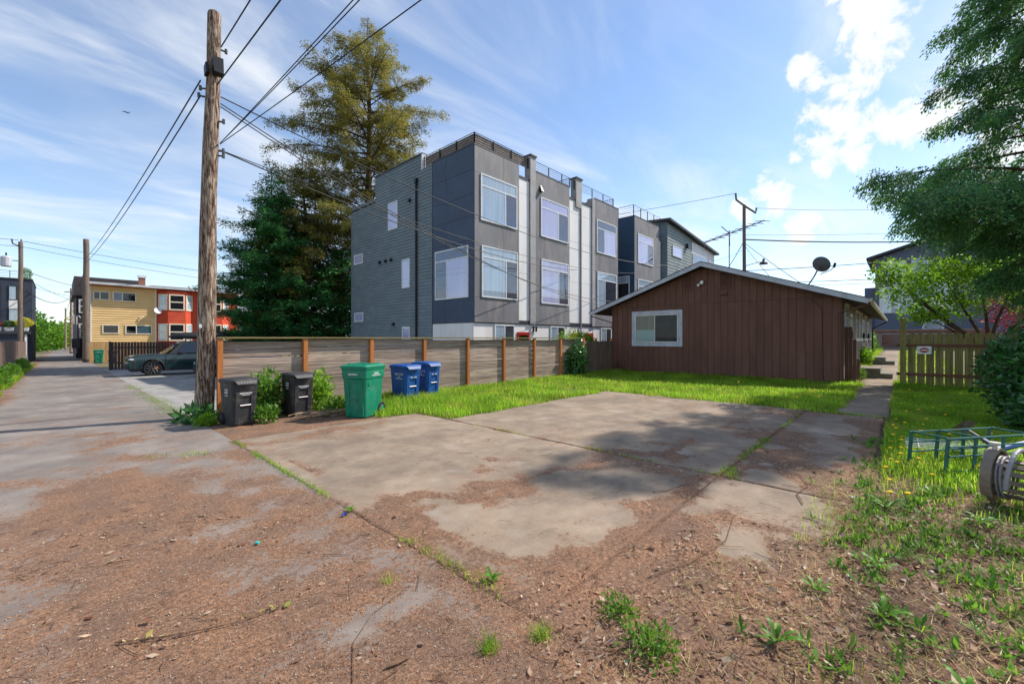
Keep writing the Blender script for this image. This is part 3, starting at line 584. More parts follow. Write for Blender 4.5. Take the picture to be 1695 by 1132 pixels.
T2 = thing('townhouse', 'navy and grey townhouse with pale siding unit, rising behind the brown house roof', 'townhouse', (28, 14, 0))
M_navy2 = pmat('deep navy panel', (46, 76, 102), (40, 68, 94), scale=1, rough=.6)
MB().box(28.03, 45, 14.35, 24, -.3, 9.9).box(28.03, 32.1, 14.03, 18, 2.5, 10.45).build('wall', M_char, T2)
G1 = FR((28, 14, 0), (1, 0, 0), (0, 1, 0)); G2 = FR((28, 20, 0), (0, -1, 0), (1, 0, 0))
panels(T2, G1, (0, 2.2, 4.1), (2.5, 3.7, 6.05, 7.25, 9.4, 10.5), M_char); panels(T2, G2, (0, 3.3, 6), (.3, 2.5, 3.7, 6.3, 7.4, 8.4, 9.5, 10.5), M_navy2)
window(T2, G1, .55, 3.0, 7.3, 9.3, (.62,), .24, backs=[M_blind, M_screen], out=.07); window(T2, G1, .55, 3.0, 3.8, 6.0, (.38,), .2, backs=[M_blindg, M_dark], out=.07); window(T2, G2, 3.6, 5.6, 4.0, 6.2, (.5,), .2, backs=[M_blindg, M_dark], out=.07)
panels(T2, FR((28, 14.33, 0), (1, 0, 0), (0, 1, 0)), (4.12, 5.2), (2.6, 5.1, 7.5, 9.6), M_white)
railing(T2, (28.1, 14.1, 0), (32.6, 14.1, 0), 10.5, 11.35, 1.2); railing(T2, (28.1, 14.1, 0), (28.1, 19, 0), 10.5, 11.35, 1.2)
MB().box(27.97, 32.15, 13.97, 14.2, 10.502, 10.56).box(27.97, 28.2, 14.2, 20, 10.503, 10.56).build('coping', M_coping, T2)
M_sage = pmat('sage lap siding', (136, 146, 144), (124, 134, 134), scale=.8, rough=.6)
MB().box(33.3, 44.9, 13.8, 20, -.3, 10.0).build('wall', M_sage, T2)
laps(T2, FR((33.3, 13.8, 0), (1, 0, 0), (0, 1, 0)), 0, 5.4, 0, 11.0, .25, M_sage); laps(T2, FR((33.3, 20, 0), (0, -1, 0), (1, 0, 0)), 0, 6.2, 0, 11.2, .25, M_slate)
panels(T2, FR((33.3, 13.8, 0), (1, 0, 0), (0, 1, 0)), (5.42, 9.4, 11.4), (0, 3, 6.6, 8.0, 9.5, 10.4), M_white)
G3 = FR((33.3, 13.77, 0), (1, 0, 0), (0, 1, 0))
window(T2, G3, 1.0, 2.9, 8.6, 9.35, backs=[M_blind], out=.06); window(T2, G3, 5.6, 9.2, 8.1, 9.4, (.35,), backs=[M_screen, M_dark], out=.06); window(T2, G3, 9.8, 11.2, 6.6, 9.3, None or (), .5, backs=[M_dark], out=.06)
MB().add([(33.0, 13.4, 11.15), (45.2, 13.4, 10.1), (45.2, 20.5, 10.6), (33.0, 20.5, 11.65), (33.0, 13.4, 11.33), (45.2, 13.4, 10.28), (45.2, 20.5, 10.78), (33.0, 20.5, 11.83)], [(0,3,2,1),(4,5,6,7),(0,1,5,4),(1,2,6,5),(2,3,7,6),(3,0,4,7)]).build('roof', M_coping, T2)
MB().prism([(33.31, 9.9), (44.89, 9.9), (44.89, 10.12), (33.31, 11.12)], 'y', 13.81, 20).build('wall', M_sage, T2)
MB(G3).box(3.9, 4.2, -.2, -.02, 9.6, 10.0).build('wall_lamp', M_black, T2)

# ------------------------------------------------------------ brown house
hx, hy0, hy1 = 20.15, 1.65, 11.3; ry, rz_, ez = 6.6, 5.2, 3.2
slope = (rz_ - ez) / (12.35 - ry)
topz = lambda Y: rz_ - .17 - slope * abs(Y - ry)
H = thing('brown_house', 'low brown board sided house with pale bargeboards and a gable end facing the concrete pad', 'house', (hx, ry, 0))
M_brown = pmat('brown stained siding', (114, 76, 62), (100, 66, 54), scale=2.2, rough=.75, stretch=(1, 1, .25), orand=.06, bump=.25, bscale=50, dirt=((142, 106, 90), 1.6, .52, .74, .3))
M_brownd = pmat('brown backing', (70, 46, 42), rough=.9)
M_fascia = pmat('pale grey fascia', (196, 198, 206), (174, 176, 184), scale=2, rough=.6, dirt=((120, 116, 112), 3, .56, .74, .6))
M_shing = pmat('asphalt shingle', (78, 70, 66), (58, 52, 50), scale=9, rough=.95, bump=.5, bscale=40)
M_gut = pmat('cream gutter', (206, 200, 186), (176, 170, 156), scale=3, rough=.5)
M_sidew = pmat('worn grey brown wall', (134, 116, 104), (112, 94, 84), scale=2, rough=.8)
MB().prism([(hy0 + .02, -.1), (hy1 - .02, -.1), (hy1 - .02, topz(hy1)), (ry, topz(ry)), (hy0 + .02, topz(hy0))], 'x', hx + .02, 42).build('wall', M_brownd, H)
nb = 34; bw = (hy1 - hy0) / nb; seam = 3.34
for i in range(nb):
    a = hy0 + i * bw + .006; b = hy0 + (i + 1) * bw - .006
    x0 = hx - .001 - random.uniform(0, .004)
    za, zb = min(seam, topz(a) - .002), min(seam, topz(b) - .002)
    MB().add([(x0, a, .13), (hx + .02, a, .13), (hx + .02, b, .13), (x0, b, .13), (x0, a, za), (hx + .02, a, za), (hx + .02, b, zb), (x0, b, zb)], [(0,3,2,1),(4,5,6,7),(0,1,5,4),(1,2,6,5),(2,3,7,6),(3,0,4,7)]).build('siding_board', M_brown, H)
    if max(topz(a), topz(b)) > seam + .05:
        c0 = seam + .012; x1 = x0 - .012; za, zb = max(c0 + .001, topz(a) - .003), max(c0 + .001, topz(b) - .003)
        MB().add([(x1, a, c0), (hx + .02, a, c0), (hx + .02, b, c0), (x1, b, c0), (x1, a, za), (hx + .02, a, za), (hx + .02, b, zb), (x1, b, zb)], [(0,3,2,1),(4,5,6,7),(0,1,5,4),(1,2,6,5),(2,3,7,6),(3,0,4,7)]).build('siding_board', M_brown, H)
MB().box(hx - .025, hx + .02, hy0 - .03, hy1 + .03, -.08, .125).build('skirt_board', M_brown, H)
for yy in (hy0 - .03, hy1 - .03): MB().box(hx - .03, hx + .03, yy, yy + .06, .127, topz(yy) - .08).build('corner_board', M_brown, H)
ov = hx - .55; e0, e1 = ry - (12.35 - ry), 12.35
for sgn, ye in ((1, e1), (-1, e0)):
    MB().add([(ov, ry, rz_), (43.2, ry, rz_), (43.2, ye, ez), (ov, ye, ez), (ov, ry, rz_ - .12), (43.2, ry, rz_ - .12), (43.2, ye, ez - .12), (ov, ye, ez - .12)], [(0,1,2,3),(4,7,6,5),(0,4,5,1),(1,5,6,2),(2,6,7,3),(3,7,4,0)]).build('roof', M_shing, H)
    MB().add([(ov - .03, ry, rz_ - .02), (ov + .01, ry, rz_ - .02), (ov + .01, ye, ez - .02), (ov - .03, ye, ez - .02), (ov - .03, ry, rz_ - .21), (ov + .01, ry, rz_ - .21), (ov + .01, ye, ez - .21), (ov - .03, ye, ez - .21)], [(0,1,2,3),(4,7,6,5),(0,4,5,1),(1,5,6,2),(2,6,7,3),(3,7,4,0)]).build('bargeboard', M_fascia, H)
    MB().add([(ov - .045, ry, rz_ + .012), (ov + .3, ry, rz_ + .012), (ov + .3, ye, ez + .012), (ov - .045, ye, ez + .012), (ov - .045, ry, rz_ - .018), (ov + .3, ry, rz_ - .018), (ov + .3, ye, ez - .018), (ov - .045, ye, ez - .018)], [(0,1,2,3),(4,7,6,5),(0,4,5,1),(1,5,6,2),(2,6,7,3),(3,7,4,0)]).build('drip_edge', M_shing, H)
    g = MB().prism([(ye, ez - .03), (ye + sgn * .12, ez - .03), (ye + sgn * .1, ez - .13), (ye + sgn * .06, ez - .15), (ye, ez - .15)], 'x', ov, 43.2).build('gutter', M_gut, H)
    wy = hy0 if sgn < 0 else hy1
    MB().tube([(ov + .2, ye + sgn * .05, ez - .12), (ov + .2, ye + sgn * .03, ez - .25), (hx - .02 + .1, wy + sgn * .08, ez - .62), (hx + .1, wy + sgn * .08, .1)] if sgn > 0 else [(ov + .2, ye - .05, ez - .12), (ov + .25, ye, ez - .2), (hx - .06, wy + .05, ez - .5), (hx - .06, wy + .02, .15)], .035, 6).build('downspout', M_brown, H)
MB().tube([(42.8, e0 - .05, ez - .1), (42.8, e0, ez - .25), (42.1, hy0 - .07, ez - .7), (42.1, hy0 - .07, .5)], .05, 6).build('downspout', M_black, H)
HF = FR((hx - .004, hy1, 0), (0, -1, 0), (1, 0, 0)); ha = lambda Y: hy1 - Y
wf = MB(HF); a0, a1, c0, c1 = ha(10.19), ha(7.61), 1.36, 3.12; t = .19
wf.box(a0, a1, -.035, -.003, c1 - t, c1).box(a0, a1, -.036, -.003, c0, c0 + t).box(a0, a0 + t, -.034, -.003, c0 + t, c1 - t).box(a1 - t, a1, -.034, -.003, c0 + t, c1 - t)
WT = wf.build('window_trim', M_fascia, H)
M_cream = pmat('cream vinyl', (220, 216, 204), (204, 200, 190), rough=.5)
w1 = window(H, HF, a0 + t + .05, a1 - t - .05, c0 + t + .05, c1 - t - .05, (.47,), mat=M_cream, fw=.045, backs=[pmat('beige curtain', (176, 166, 150), (150, 146, 136), scale=7, stretch=(1, 1, .06)), M_screen], out=.06, glass=glassmat('house glass', (225, 228, 226), .015))
MB(HF).box(a0 + t + .06, a0 + t + 1.02, -.0375, -.0365, c0 + t + .06, c0 + t + .62).build('blind', pmat('pale teal panel', (188, 214, 212), rough=.8), w1)
for y0, y1 in ((7.56, 7.12), (5.97, 5.5)):
    vm = MB(HF).box(ha(y0), ha(y0) + .05, -.05, -.014, 4.0, 4.66).box(ha(y1) - .05, ha(y1), -.05, -.014, 4.0, 4.66).box(ha(y0), ha(y1), -.051, -.014, 4.66, 4.7).box(ha(y0), ha(y1), -.051, -.014, 3.96, 4.0).build('gable_vent', M_brown, H)
    MB(HF).box(ha(y0) + .05, ha(y1) - .05, -.0165, -.0145, 4.0, 4.66).build('backing', M_dark, vm)
    for k in range(9):
        z = 4.02 + k * .07; MB(HF).add([(ha(y0) + .05, -.045, z), (ha(y1) - .05, -.045, z), (ha(y1) - .05, -.018, z + .05), (ha(y0) + .05, -.018, z + .05), (ha(y0) + .05, -.04, z - .008), (ha(y1) - .05, -.04, z - .008), (ha(y1) - .05, -.014, z + .042), (ha(y0) + .05, -.014, z + .042)], [(0,1,2,3),(4,7,6,5),(0,4,5,1),(1,5,6,2),(2,6,7,3),(3,7,4,0)]).build('louvre', M_brown, vm)
M_lampw = pmat('white lamp glass', (232, 230, 220), rough=.3)
fl = MB(HF).box(ha(6.76), ha(6.64), -.05, -.014, 4.3, 4.4).tube([(ha(6.7), -.04, 4.34), (ha(6.68), -.12, 4.36)], .02, 6).tube([(ha(6.72), -.04, 4.32), (ha(6.82), -.1, 4.26)], .02, 6).build('floodlight', M_gut, H)
for (ya, za, r) in ((6.68, 4.36, .085), (6.83, 4.25, .06)):
    rings = [[(ha(ya) + q * r * math.cos(k * math.pi / 5), -.08 - dd, za - dd * .6 + q * r * math.sin(k * math.pi / 5)) for k in range(10)] for q, dd in ((.4, 0), (.8, .03), (1, .08), (.95, .11), (.6, .125))]
    MB(HF).loft(rings).build('bulb', M_lampw, fl, smooth=True)
MB(HF).box(ha(5.92), ha(5.62), -.03, -.014, 3.66, 3.86).add([(ha(5.9), -.03, 3.68), (ha(5.64), -.03, 3.68), (ha(5.64), -.12, 3.69), (ha(5.9), -.12, 3.69), (ha(5.9), -.03, 3.84), (ha(5.64), -.03, 3.84)], [(0,1,2,3),(0,4,5,1),(1,5,2),(0,3,4),(3,2,5,4)]).build('vent_hood', M_brown, H)
MB(HF).box(ha(10.88), ha(10.6), -.12, -.01, .3, .58).tube([(ha(10.7), -.06, .3), (ha(10.7), -.06, -.05)], .025, 6).tube([(ha(11.1), -.07, .42), (ha(10.88), -.07, .42)], .03, 6).box(ha(11.14), ha(10.98), -.11, -.01, .32, .5).build('meter_box', M_brown, H)
MB().tube([(hx - .012, 2.2, .1), (hx - .02, 2.25, 2.9), (hx - .02, 2.6, 3.32)], .008, 4).build('cable', M_brownd, H)
# side wall along the path: doors, windows, trims
HS = FR((hx, hy0 + .02, 0), (1, 0, 0), (0, 1, 0)); sx = lambda X: X - hx
MB(HS).box(sx(20.9), sx(41.9), -.025, -.002, .1, 3.3).build('side_wall', M_sidew, H)
for X0 in (23.6, 31.7, 36.5):
    d = MB(HS).box(sx(X0), sx(X0 + .95), -.05, -.027, .5, 2.6).build('door', pmat('grey door', (120, 128, 134), rough=.5), H); MB(HS).tube([(sx(X0 + .1), -.09, 1.5), (sx(X0 + .1), -.09, 1.6)], .02, 6).build('handle', M_black, d)
    MB(HS).box(sx(X0) - .12, sx(X0) - .004, -.06, -.027, .5, 2.72).box(sx(X0 + .95) + .004, sx(X0 + .95) + .12, -.06, -.027, .5, 2.72).box(sx(X0) - .12, sx(X0 + .95) + .12, -.061, -.027, 2.72, 2.84).build('door_frame', M_cream, d)
    MB(HS).box(sx(X0) - .5, sx(X0) - .34, -.17, -.027, 1.75, 2.05).build('mailbox', M_black, H)
HSW = FR((hx, hy0 - .006, 0), (1, 0, 0), (0, 1, 0))
for X0, X1 in ((21.3, 22.5), (26.6, 28.6), (29.3, 30.9), (33.6, 35.6), (38.6, 40.6)): window(H, HSW, sx(X0), sx(X1), 1.75, 3.05, (.5,), backs=[M_blindg, M_screen], fw=.1, out=.05, sill=True, mat=M_cream)
laps(H, HSW, sx(28.75), sx(29.15), .3, 3.2, .18, M_sidew); laps(H, HSW, sx(31.05), sx(31.5), .3, 3.2, .18, M_sidew)
pb = MB().add([(21.0, 1.12, -.05), (21.06, 1.12, -.05), (21.06, 1.62, -.05), (21.0, 1.62, -.05), (21.0, 1.12, 1.25), (21.06, 1.12, 1.25), (21.06, 1.62, 2.2), (21.0, 1.62, 2.2)], [(0,3,2,1),(4,5,6,7),(0,1,5,4),(1,2,6,5),(2,3,7,6),(3,0,4,7)])
PB = thing('privacy_screen', 'tall dark brown board screen at the right corner of the brown house', 'screen', (21.03, 1.4, 0))
for y0, y1, z1 in ((1.5, 1.62, 2.2), (1.38, 1.495, 2.2), (1.26, 1.375, 1.7), (1.16, 1.255, .95)): bx('board', M_brown, PB, 21.0, 21.03, y0, y1, -.04, z1)
M_step = pmat('stoop concrete', (142, 134, 122), (112, 106, 96), scale=3, rough=.9, bump=.4, bscale=50, dirt=((92, 96, 70), 2, .5, .7, .5))
for X0, lab, nm in ((22.9, 'nearer concrete entrance stoop with one step beside the path', 0), (30.9, 'farther concrete entrance stoop with one step beside the path', 1)):
    z = float(gz(X0, 1)); s = thing('stoop', lab, 'steps', (X0, 1.0, z), 'concrete stoops at the brown house doors')
    bx('landing', M_step, s, X0, X0 + 1.9, .62, hy0 - .02, z - .1, z + .42, bevel=.015); bx('tread', M_step, s, X0 + .01, X0 + 1.88, .24, .618, z - .1, z + .22, bevel=.015)
# satellite dish and aerial on the roof
zr = lambda Y: rz_ - slope * abs(Y - ry)
M_dish = pmat('grey dish', (110, 114, 118), (92, 96, 100), rough=.5)
D_ = thing('satellite_dish', 'grey satellite dish on a bent arm on the brown roof', 'satellite dish', (23.2, 3.1, zr(3.1)))
dc = Vector((22.98, 2.62, 5.0)); nrm = Vector((.77, -.35, .5)).normalized(); u_ = nrm.orthogonal().normalized(); w_ = nrm.cross(u_); rings = []
for q in (.02, .25, .5, .75, 1.0): rings.append([dc + (u_ * math.cos(k * math.pi / 10) * .36 + w_ * math.sin(k * math.pi / 10) * .38) * q + nrm * (q * q * .09) for k in range(20)])
MB().loft(rings, True, False).loft([[p - nrm * .012 for p in r] for r in rings], True, False).build('reflector', M_dish, D_, smooth=True)
MB().tube([(23.25, 3.2, zr(3.2) - .02), (23.1, 2.85, 4.55), (22.98, 2.66, 4.95)], .03, 6).build('mast', M_dish, D_)
MB().tube([(22.98, 2.62, 4.6), dc + nrm * .42 + Vector((.02, -.2, -.42)), dc + nrm * .5 + Vector((.02, -.28, -.3))], .018, 5).tube([dc + nrm * .46 + Vector((.02, -.28, -.34)), dc + nrm * .52 + Vector((.02, -.3, -.18))], .05, 8).build('feed_arm', M_black, D_)
A_ = thing('tv_aerial', 'long old television aerial of many thin rods on a mast above the brown roof', 'aerial', (28.6, 7.9, zr(7.9)))
M_alu = pmat('dull aluminium', (126, 118, 112), (100, 94, 90), rough=.5, metal=.5)
ax, ay = 28.6, 7.9; zt = 8.25
MB().tube([(ax, ay, zr(ay) - .05), (ax, ay, zt + .25)], .03, 6).tube([(ax - .5, ay + .6, zr(ay + .6)), (ax, ay, zr(ay) + 1.1)], .018, 5).tube([(ax + .5, ay + .5, zr(ay + .5)), (ax, ay, zr(ay) + 1.1)], .018, 5).build('mast', M_alu, A_)
p0 = Vector((ax - 1.2, ay + 1.1, zt - .55)); p1 = Vector((ax + .9, ay - 1.75, zt + .75)); MB().tube([p0, p1], .035, 5).build('boom', M_alu, A_)
bd = (p1 - p0).normalized(); cr = Vector((bd.y, -bd.x, 0)).normalized()
for k in range(9):
    c = p0 + (p1 - p0) * (.12 + k * .108); l_ = 1.5 - .06 * k
    MB().tube([c + cr * l_ * .75 + Vector((0, 0, -.25)), c, c - cr * l_ * 1.1 + Vector((0, 0, .28))], .018, 4).build('rod', M_alu, A_)
MB().tube([p0 + (p1 - p0) * .35 + Vector((.1, .25, .6)), p0 + (p1 - p0) * .42, p0 + (p1 - p0) * .38 + Vector((-.15, -.2, -.75))], .028, 5).build('reflector_boom', M_alu, A_)
# ------------------------------------------------------------ fences
def woodmat(name, c1, c2, dirt=None, orand=.14, stretch=(.25, 6, 6), sc_=6, bump=.8):
    return pmat(name, c1, c2, scale=sc_, rough=.85, stretch=stretch, orand=orand, bump=bump, bscale=14, dirt=dirt, detail=7, bdist=.006)
M_board = woodmat('weathered fence board', (184, 162, 144), (124, 106, 94), dirt=((104, 74, 58), 1.4, .56, .7, .8), orand=.24)
M_post = woodmat('orange cedar post', (196, 124, 66), (164, 98, 50), stretch=(8, 8, .4), sc_=5)
M_cap = woodmat('mossy cap rail', (146, 124, 84), (112, 104, 62), stretch=(.4, 6, 6))
fy = 11.15
Fn = thing('board_fence', 'horizontal weathered board fence with orange posts behind the bins', 'fence', (2.45, fy, -.02))
for i in range(9):
    X = 2.45 + 1.83 * i; z = float(gz(X, fy)); bx('post', M_post, Fn, X - .052, X + .052, fy - .03, fy + .07, z - .05, 1.742)
    if i == 8: break
    zc = .06
    for k in range(9):
        h = .174 + random.uniform(-.006, .006); gap = random.choice([.004, .006, .014, .022]) if k > 1 else .004; t = random.uniform(-.004, .004); X1 = X + 1.83; ya = fy + .074 + random.uniform(0, .006); top = min(zc + h, 1.735)
        MB().add([(X - .02, ya, zc + t), (X1 - .025, ya, zc - t), (X1 - .025, ya + .02, zc - t), (X - .02, ya + .02, zc + t), (X - .02, ya, top + t), (X1 - .025, ya, top - t), (X1 - .025, ya + .02, top - t), (X - .02, ya + .02, top + t)], [(0,3,2,1),(4,5,6,7),(0,1,5,4),(1,2,6,5),(2,3,7,6),(3,0,4,7)]).build('board', M_board, Fn)
        zc = top + gap
    bx('cap_rail', M_cap, Fn, X - (.06 if i == 0 else -.002), X + 1.83, fy - .05, fy + .11, 1.745, 1.785)
def picket(parent, mat, M, a0, a1, c0, c1, th=.02, dog=.03, b0=0):
    return MB(M).prism([(a0, c0), (a1, c0), (a1, c1 - dog), (a1 - dog, c1), (a0 + dog, c1), (a0, c1 - dog)], 'y', b0, b0 + th).build('picket', mat, parent)
M_gpick = woodmat('grey brown picket', (124, 104, 88), (88, 72, 62), stretch=(6, 6, .3))
Pk = thing('picket_fence', 'short run of grey vertical pickets joining the board fence to the brown house', 'fence', (17.2, fy, 0))
MI = FR((17.2, fy + .05, 0), (1, 0, 0), (0, 1, 0))
for k in range(12): picket(Pk, M_gpick, MI, k * .232, k * .232 + .2, .02, 1.62 + random.uniform(-.03, .02))
for z in (.35, 1.35): bx('rail', M_gpick, Pk, 17.2, 20.1, fy + .072, fy + .11, z, z + .09)
for X in (18.4, 19.95): bx('post', M_post, Pk, X, X + .09, fy + .111, fy + .2, -.05, 1.75)
# picket gate fence right of the path
M_mossy = woodmat('mossy green brown picket', (146, 132, 74), (104, 96, 54), stretch=(6, 6, .3), dirt=((60, 54, 38), 2.2, .5, .7, .75))
M_rail = woodmat('red brown rail', (128, 84, 62), (98, 66, 50), stretch=(6, .4, 6))
Gt = thing('picket_fence', 'mossy dog eared picket fence panel with a tall post, right of the path', 'fence', (20.75, 0, 0))
bx('post', M_mossy, Gt, 20.68, 20.84, -.14, .02, -.05, 2.42); bx('post_cap', M_mossy, Gt, 20.66, 20.86, -.16, .04, 2.423, 2.46)
MG = FR((20.8, -.17, .04), (0, -1, 0), (1, 0, 0))
for k in range(15):
    a = .02 + k * .232; n = 6; pts = [(a, .0), (a + .2, .0)] + [(a + .1 + .1 * math.cos(R(180 * q / n)), 1.82 + .08 * math.sin(R(180 * q / n))) for q in range(n + 1)]
    MB(MG).prism(pts, 'y', 0, .02).build('picket', M_mossy, Gt)
for z in (.42, 1.45): bx('rail', M_rail, Gt, 20.75, 20.798, -3.7, .12, z, z + .1)
M_sign = pmat('white sign plate', (226, 224, 216), (206, 202, 194), rough=.5); M_sred = pmat('sign red', (188, 36, 40), rough=.5)
sg = thing('sign', 'small white square sign with a red and black oval on the mossy pickets', 'sign', (20.76, -.62, 1.4))
bx('plate', M_sign, sg, 20.738, 20.746, -.79, -.42, 1.2, 1.47)
MN = FR((20.738, -.605, 1.335), (0, -1, 0), (1, 0, 0))
def disc(M, rx, rz, b0, b1, n=24): return MB(M).prism([(rx * math.cos(2 * math.pi * k / n), rz * math.sin(2 * math.pi * k / n)) for k in range(n)], 'y', b0, b1)
disc(MN, .115, .088, -.004, -.001).build('oval_ring', M_black, sg); disc(MN, .098, .072, -.006, -.0045).build('oval', M_sred, sg); MB(MN).box(-.085, .085, -.008, -.0065, -.018, .018).build('bar', M_sign, sg)

# ------------------------------------------------------------ bins
def text_mb(s, size, M):
    cu = bpy.data.curves.new('t', 'FONT'); cu.body = s; cu.size = size; cu.align_x = 'CENTER'; cu.extrude = .0015
    o = bpy.data.objects.new('t', cu); col.objects.link(o); dg = bpy.context.evaluated_depsgraph_get(); me = bpy.data.meshes.new_from_object(o.evaluated_get(dg))
    mb = MB(M); mb.add([(p.co.x, -p.co.z - .003, p.co.y) for p in me.vertices], [tuple(p.vertices) for p in me.polygons]); bpy.data.objects.remove(o); bpy.data.meshes.remove(me); return mb
M_ins = pmat('grey fitting', (92, 94, 98), (70, 72, 76), rough=.5)
M_print = pmat('white print', (214, 214, 210), rough=.7)
M_wheel = pmat('bin wheel rubber', (30, 30, 30), rough=.8)
M_axle = pmat('steel bar', (150, 146, 144), rough=.4, metal=.7)
def make_bin(name, label, cat, mat, w_, d_, h, loc, rz, group, style):
    T = thing(name, label, cat, loc, group, R(rz), local=True)
    tp = lambda z: .80 + .2 * min(1, z / (h * .86))            # taper
    zs = [0, .02, h * .3, h * .6, h * .70, h * .74, h * .82, h * .885]
    sc = [.775, .80, .86, .915, .93, .99, 1.0, 1.0] if style == 'green' else [.80, .82, .875, .925, .945, .955, .97, .975]
    MB().loft([rrect(w_ * s, d_ * s, .055, z, 3) for s, z in zip(sc, zs)]).build('body', mat, T, smooth=False, bevel=.006)
    rim = MB().loft([rrect(w_ * 1.0, d_ * 1.0, .05, h * .886, 3), rrect(w_ * 1.05, d_ * 1.05, .06, h * .90, 3), rrect(w_ * 1.05, d_ * 1.05, .06, h * .925, 3)]).build('rim', mat, T)
    lid = MB().loft([rrect(w_ * 1.07, d_ * 1.08, .06, h * .927, 3), rrect(w_ * 1.08, d_ * 1.09, .06, h * .95, 3), rrect(w_ * .98, d_ * .97, .08, h * .975, 3), rrect(w_ * .8, d_ * .8, .1, h * .985, 3), rrect(w_ * .74, d_ * .74, .1, h * .978, 3)]).build('lid', mat, T, bevel=.004)
    yf = -d_ * .545
    if style != 'green':
        MB().add([(-w_ * .40, yf, h * .94), (w_ * .40, yf, h * .94), (w_ * .34, yf - .05, h * .87), (-w_ * .34, yf - .05, h * .87), (-w_ * .40, yf + .05, h * .94), (w_ * .40, yf + .05, h * .94), (w_ * .34, yf - .03, h * .865), (-w_ * .34, yf - .03, h * .865)], [(0,1,2,3),(4,7,6,5),(0,4,5,1),(1,5,6,2),(2,6,7,3),(3,7,4,0)]).build('lip', mat, lid)
        for k in range(7):
            x = (-.3 + k * .1) * w_; MB().add([(x - .008, yf - .006, h * .935), (x + .008, yf - .006, h * .935), (x + .008, yf - .056, h * .872), (x - .008, yf - .056, h * .872), (x, yf + .01, h * .935), (x, yf - .04, h * .872)], [(0,1,2,3),(0,4,1),(2,5,3),(0,3,5,4),(1,4,5,2)]).build('rib', M_ins if style == 'black' else mat, lid)
    else:
        for k in (-.3, .3): MB().box(k * w_ - .03, k * w_ + .03, -d_ * .35, d_ * .4, h * .984, h * 1.0).build('rib', mat, lid)
    MB().tube([(-w_ * .42, d_ * .47, h * .90), (-w_ * .42, d_ * .60, h * .93), (w_ * .42, d_ * .60, h * .93), (w_ * .42, d_ * .47, h * .90)], .017, 7).build('handle', mat, T)
    s_at = lambda z: float(np.interp(z, zs, sc)); fyz = lambda z: -d_ / 2 * s_at(z)
    def face(x0, x1, z0, z1, off, th):                             # a plate that follows the sloping front
        return [(x0, fyz(z0) - off, z0), (x1, fyz(z0) - off, z0), (x1, fyz(z1) - off, z1), (x0, fyz(z1) - off, z1), (x0, fyz(z0) - off + th, z0), (x1, fyz(z0) - off + th, z0), (x1, fyz(z1) - off + th, z1), (x0, fyz(z1) - off + th, z1)]
    Q = [(0,1,2,3),(4,7,6,5),(0,4,5,1),(1,5,6,2),(2,6,7,3),(3,7,4,0)]
    z0, z1 = (.03, h * .66) if style == 'green' else (.03, h * .60); xw = w_ * .19
    m = MB()
    for a, b in ((-w_ * .36, -xw), (xw, w_ * .36)): m.add(face(a, b, z0, z1, .022, .03), Q)
    m.add(face(-w_ * .36, w_ * .36, z1 + .002, h * .70, .022, .03), Q); m.build('front_frame', mat, T, bevel=.008)
    zb = h * .42 if style != 'green' else h * .35
    MB().tube([(-xw * 1.02, fyz(zb) - .018, zb), (xw * 1.02, fyz(zb) - .018, zb)], .014, 6).build('catch_bar', M_axle if style != 'green' else mat, T)
    for s in (-1, 1):
        r = .125 if style != 'green' else .14
        wh = MB().loft([[(s * (w_ * .36 + q), d_ * .40 + rr * math.cos(k * math.pi / 9), r + rr * math.sin(k * math.pi / 9)) for k in range(18)] for q, rr in ((0, r * .9), (.012, r), (.05, r), (.062, r * .9))]).build('wheel', M_wheel, T)
        MB().loft([[(s * (w_ * .36 + q), d_ * .40 + rr * math.cos(k * math.pi / 6), r + rr * math.sin(k * math.pi / 6)) for k in range(12)] for q, rr in ((.063, r * .5), (.072, r * .42))]).build('hub', mat, wh)
    # print: rows of small marks on the front and on the side
    def marks(parent, M, rows, name='print'):
        m = MB(M)
        for (x0, x1, z, hh) in rows:
            x = x0
            while x < x1:
                l_ = random.uniform(.4, .9) * hh; m.box(x, min(x + l_, x1), -.004, -.001, z, z + hh); x += l_ + hh * .35
        return m.build(name, M_print, parent)
    MFt = Matrix.Translation((0, fyz(h * .66) - .023, h * .64)) @ Matrix.Rotation(-math.atan((fyz(h * .6) - fyz(h * .7)) / (h * .1)), 4, 'X')
    xs_side = -w_ / 2 * s_at(h * .7) - .001; MSd = Matrix(((0, 1, 0, xs_side - .006), (-1, 0, 0, -d_ * .12), (0, 0, 1, h * .62), (0, 0, 0, 1)))
    if style == 'black':
        marks(T, MFt, [(-.11, .12, .02, .022), (-.07, .08, -.008, .012)])
        marks(T, MSd, [(-.09, .05, .12, .022), (-.09, -.04, .05, .045), (-.03, .05, .085, .02), (-.03, .05, .05, .02), (-.08, .05, 0, .018)])
    elif style == 'blue':
        marks(T, MFt, [(-.09, -.02, .0, .03), (.03, .12, .0, .026)])
        text_mb('RECYCLE', .085, MSd @ Matrix.Translation((0, 0, .1))).build('lettering', M_print, T); marks(T, MSd, [(-.14, .14, .0, .02), (-.03, .02, .04, .04)])
    else:
        marks(T, Matrix.Translation((0, -d_ / 2 * 1.0 - .004, h * .79)), [(-.12, .12, .0, .036)])
        MR = Matrix(((0, -1, 0, w_ / 2 * 1.0 + .004), (1, 0, 0, 0), (0, 0, 1, h * .77), (0, 0, 0, 1)))
        marks(T, MR, [(-.06, .09, .035, .035), (-.14, .16, .0, .02)])
        dm = disc(Matrix(((0, -1, 0, w_ / 2 * .93 + .001), (1, 0, 0, -d_ * .26), (0, 0, 1, h * .64), (0, 0, 0, 1))), .055, .055, -.006, .01).build('boss', mat, T)
    return T
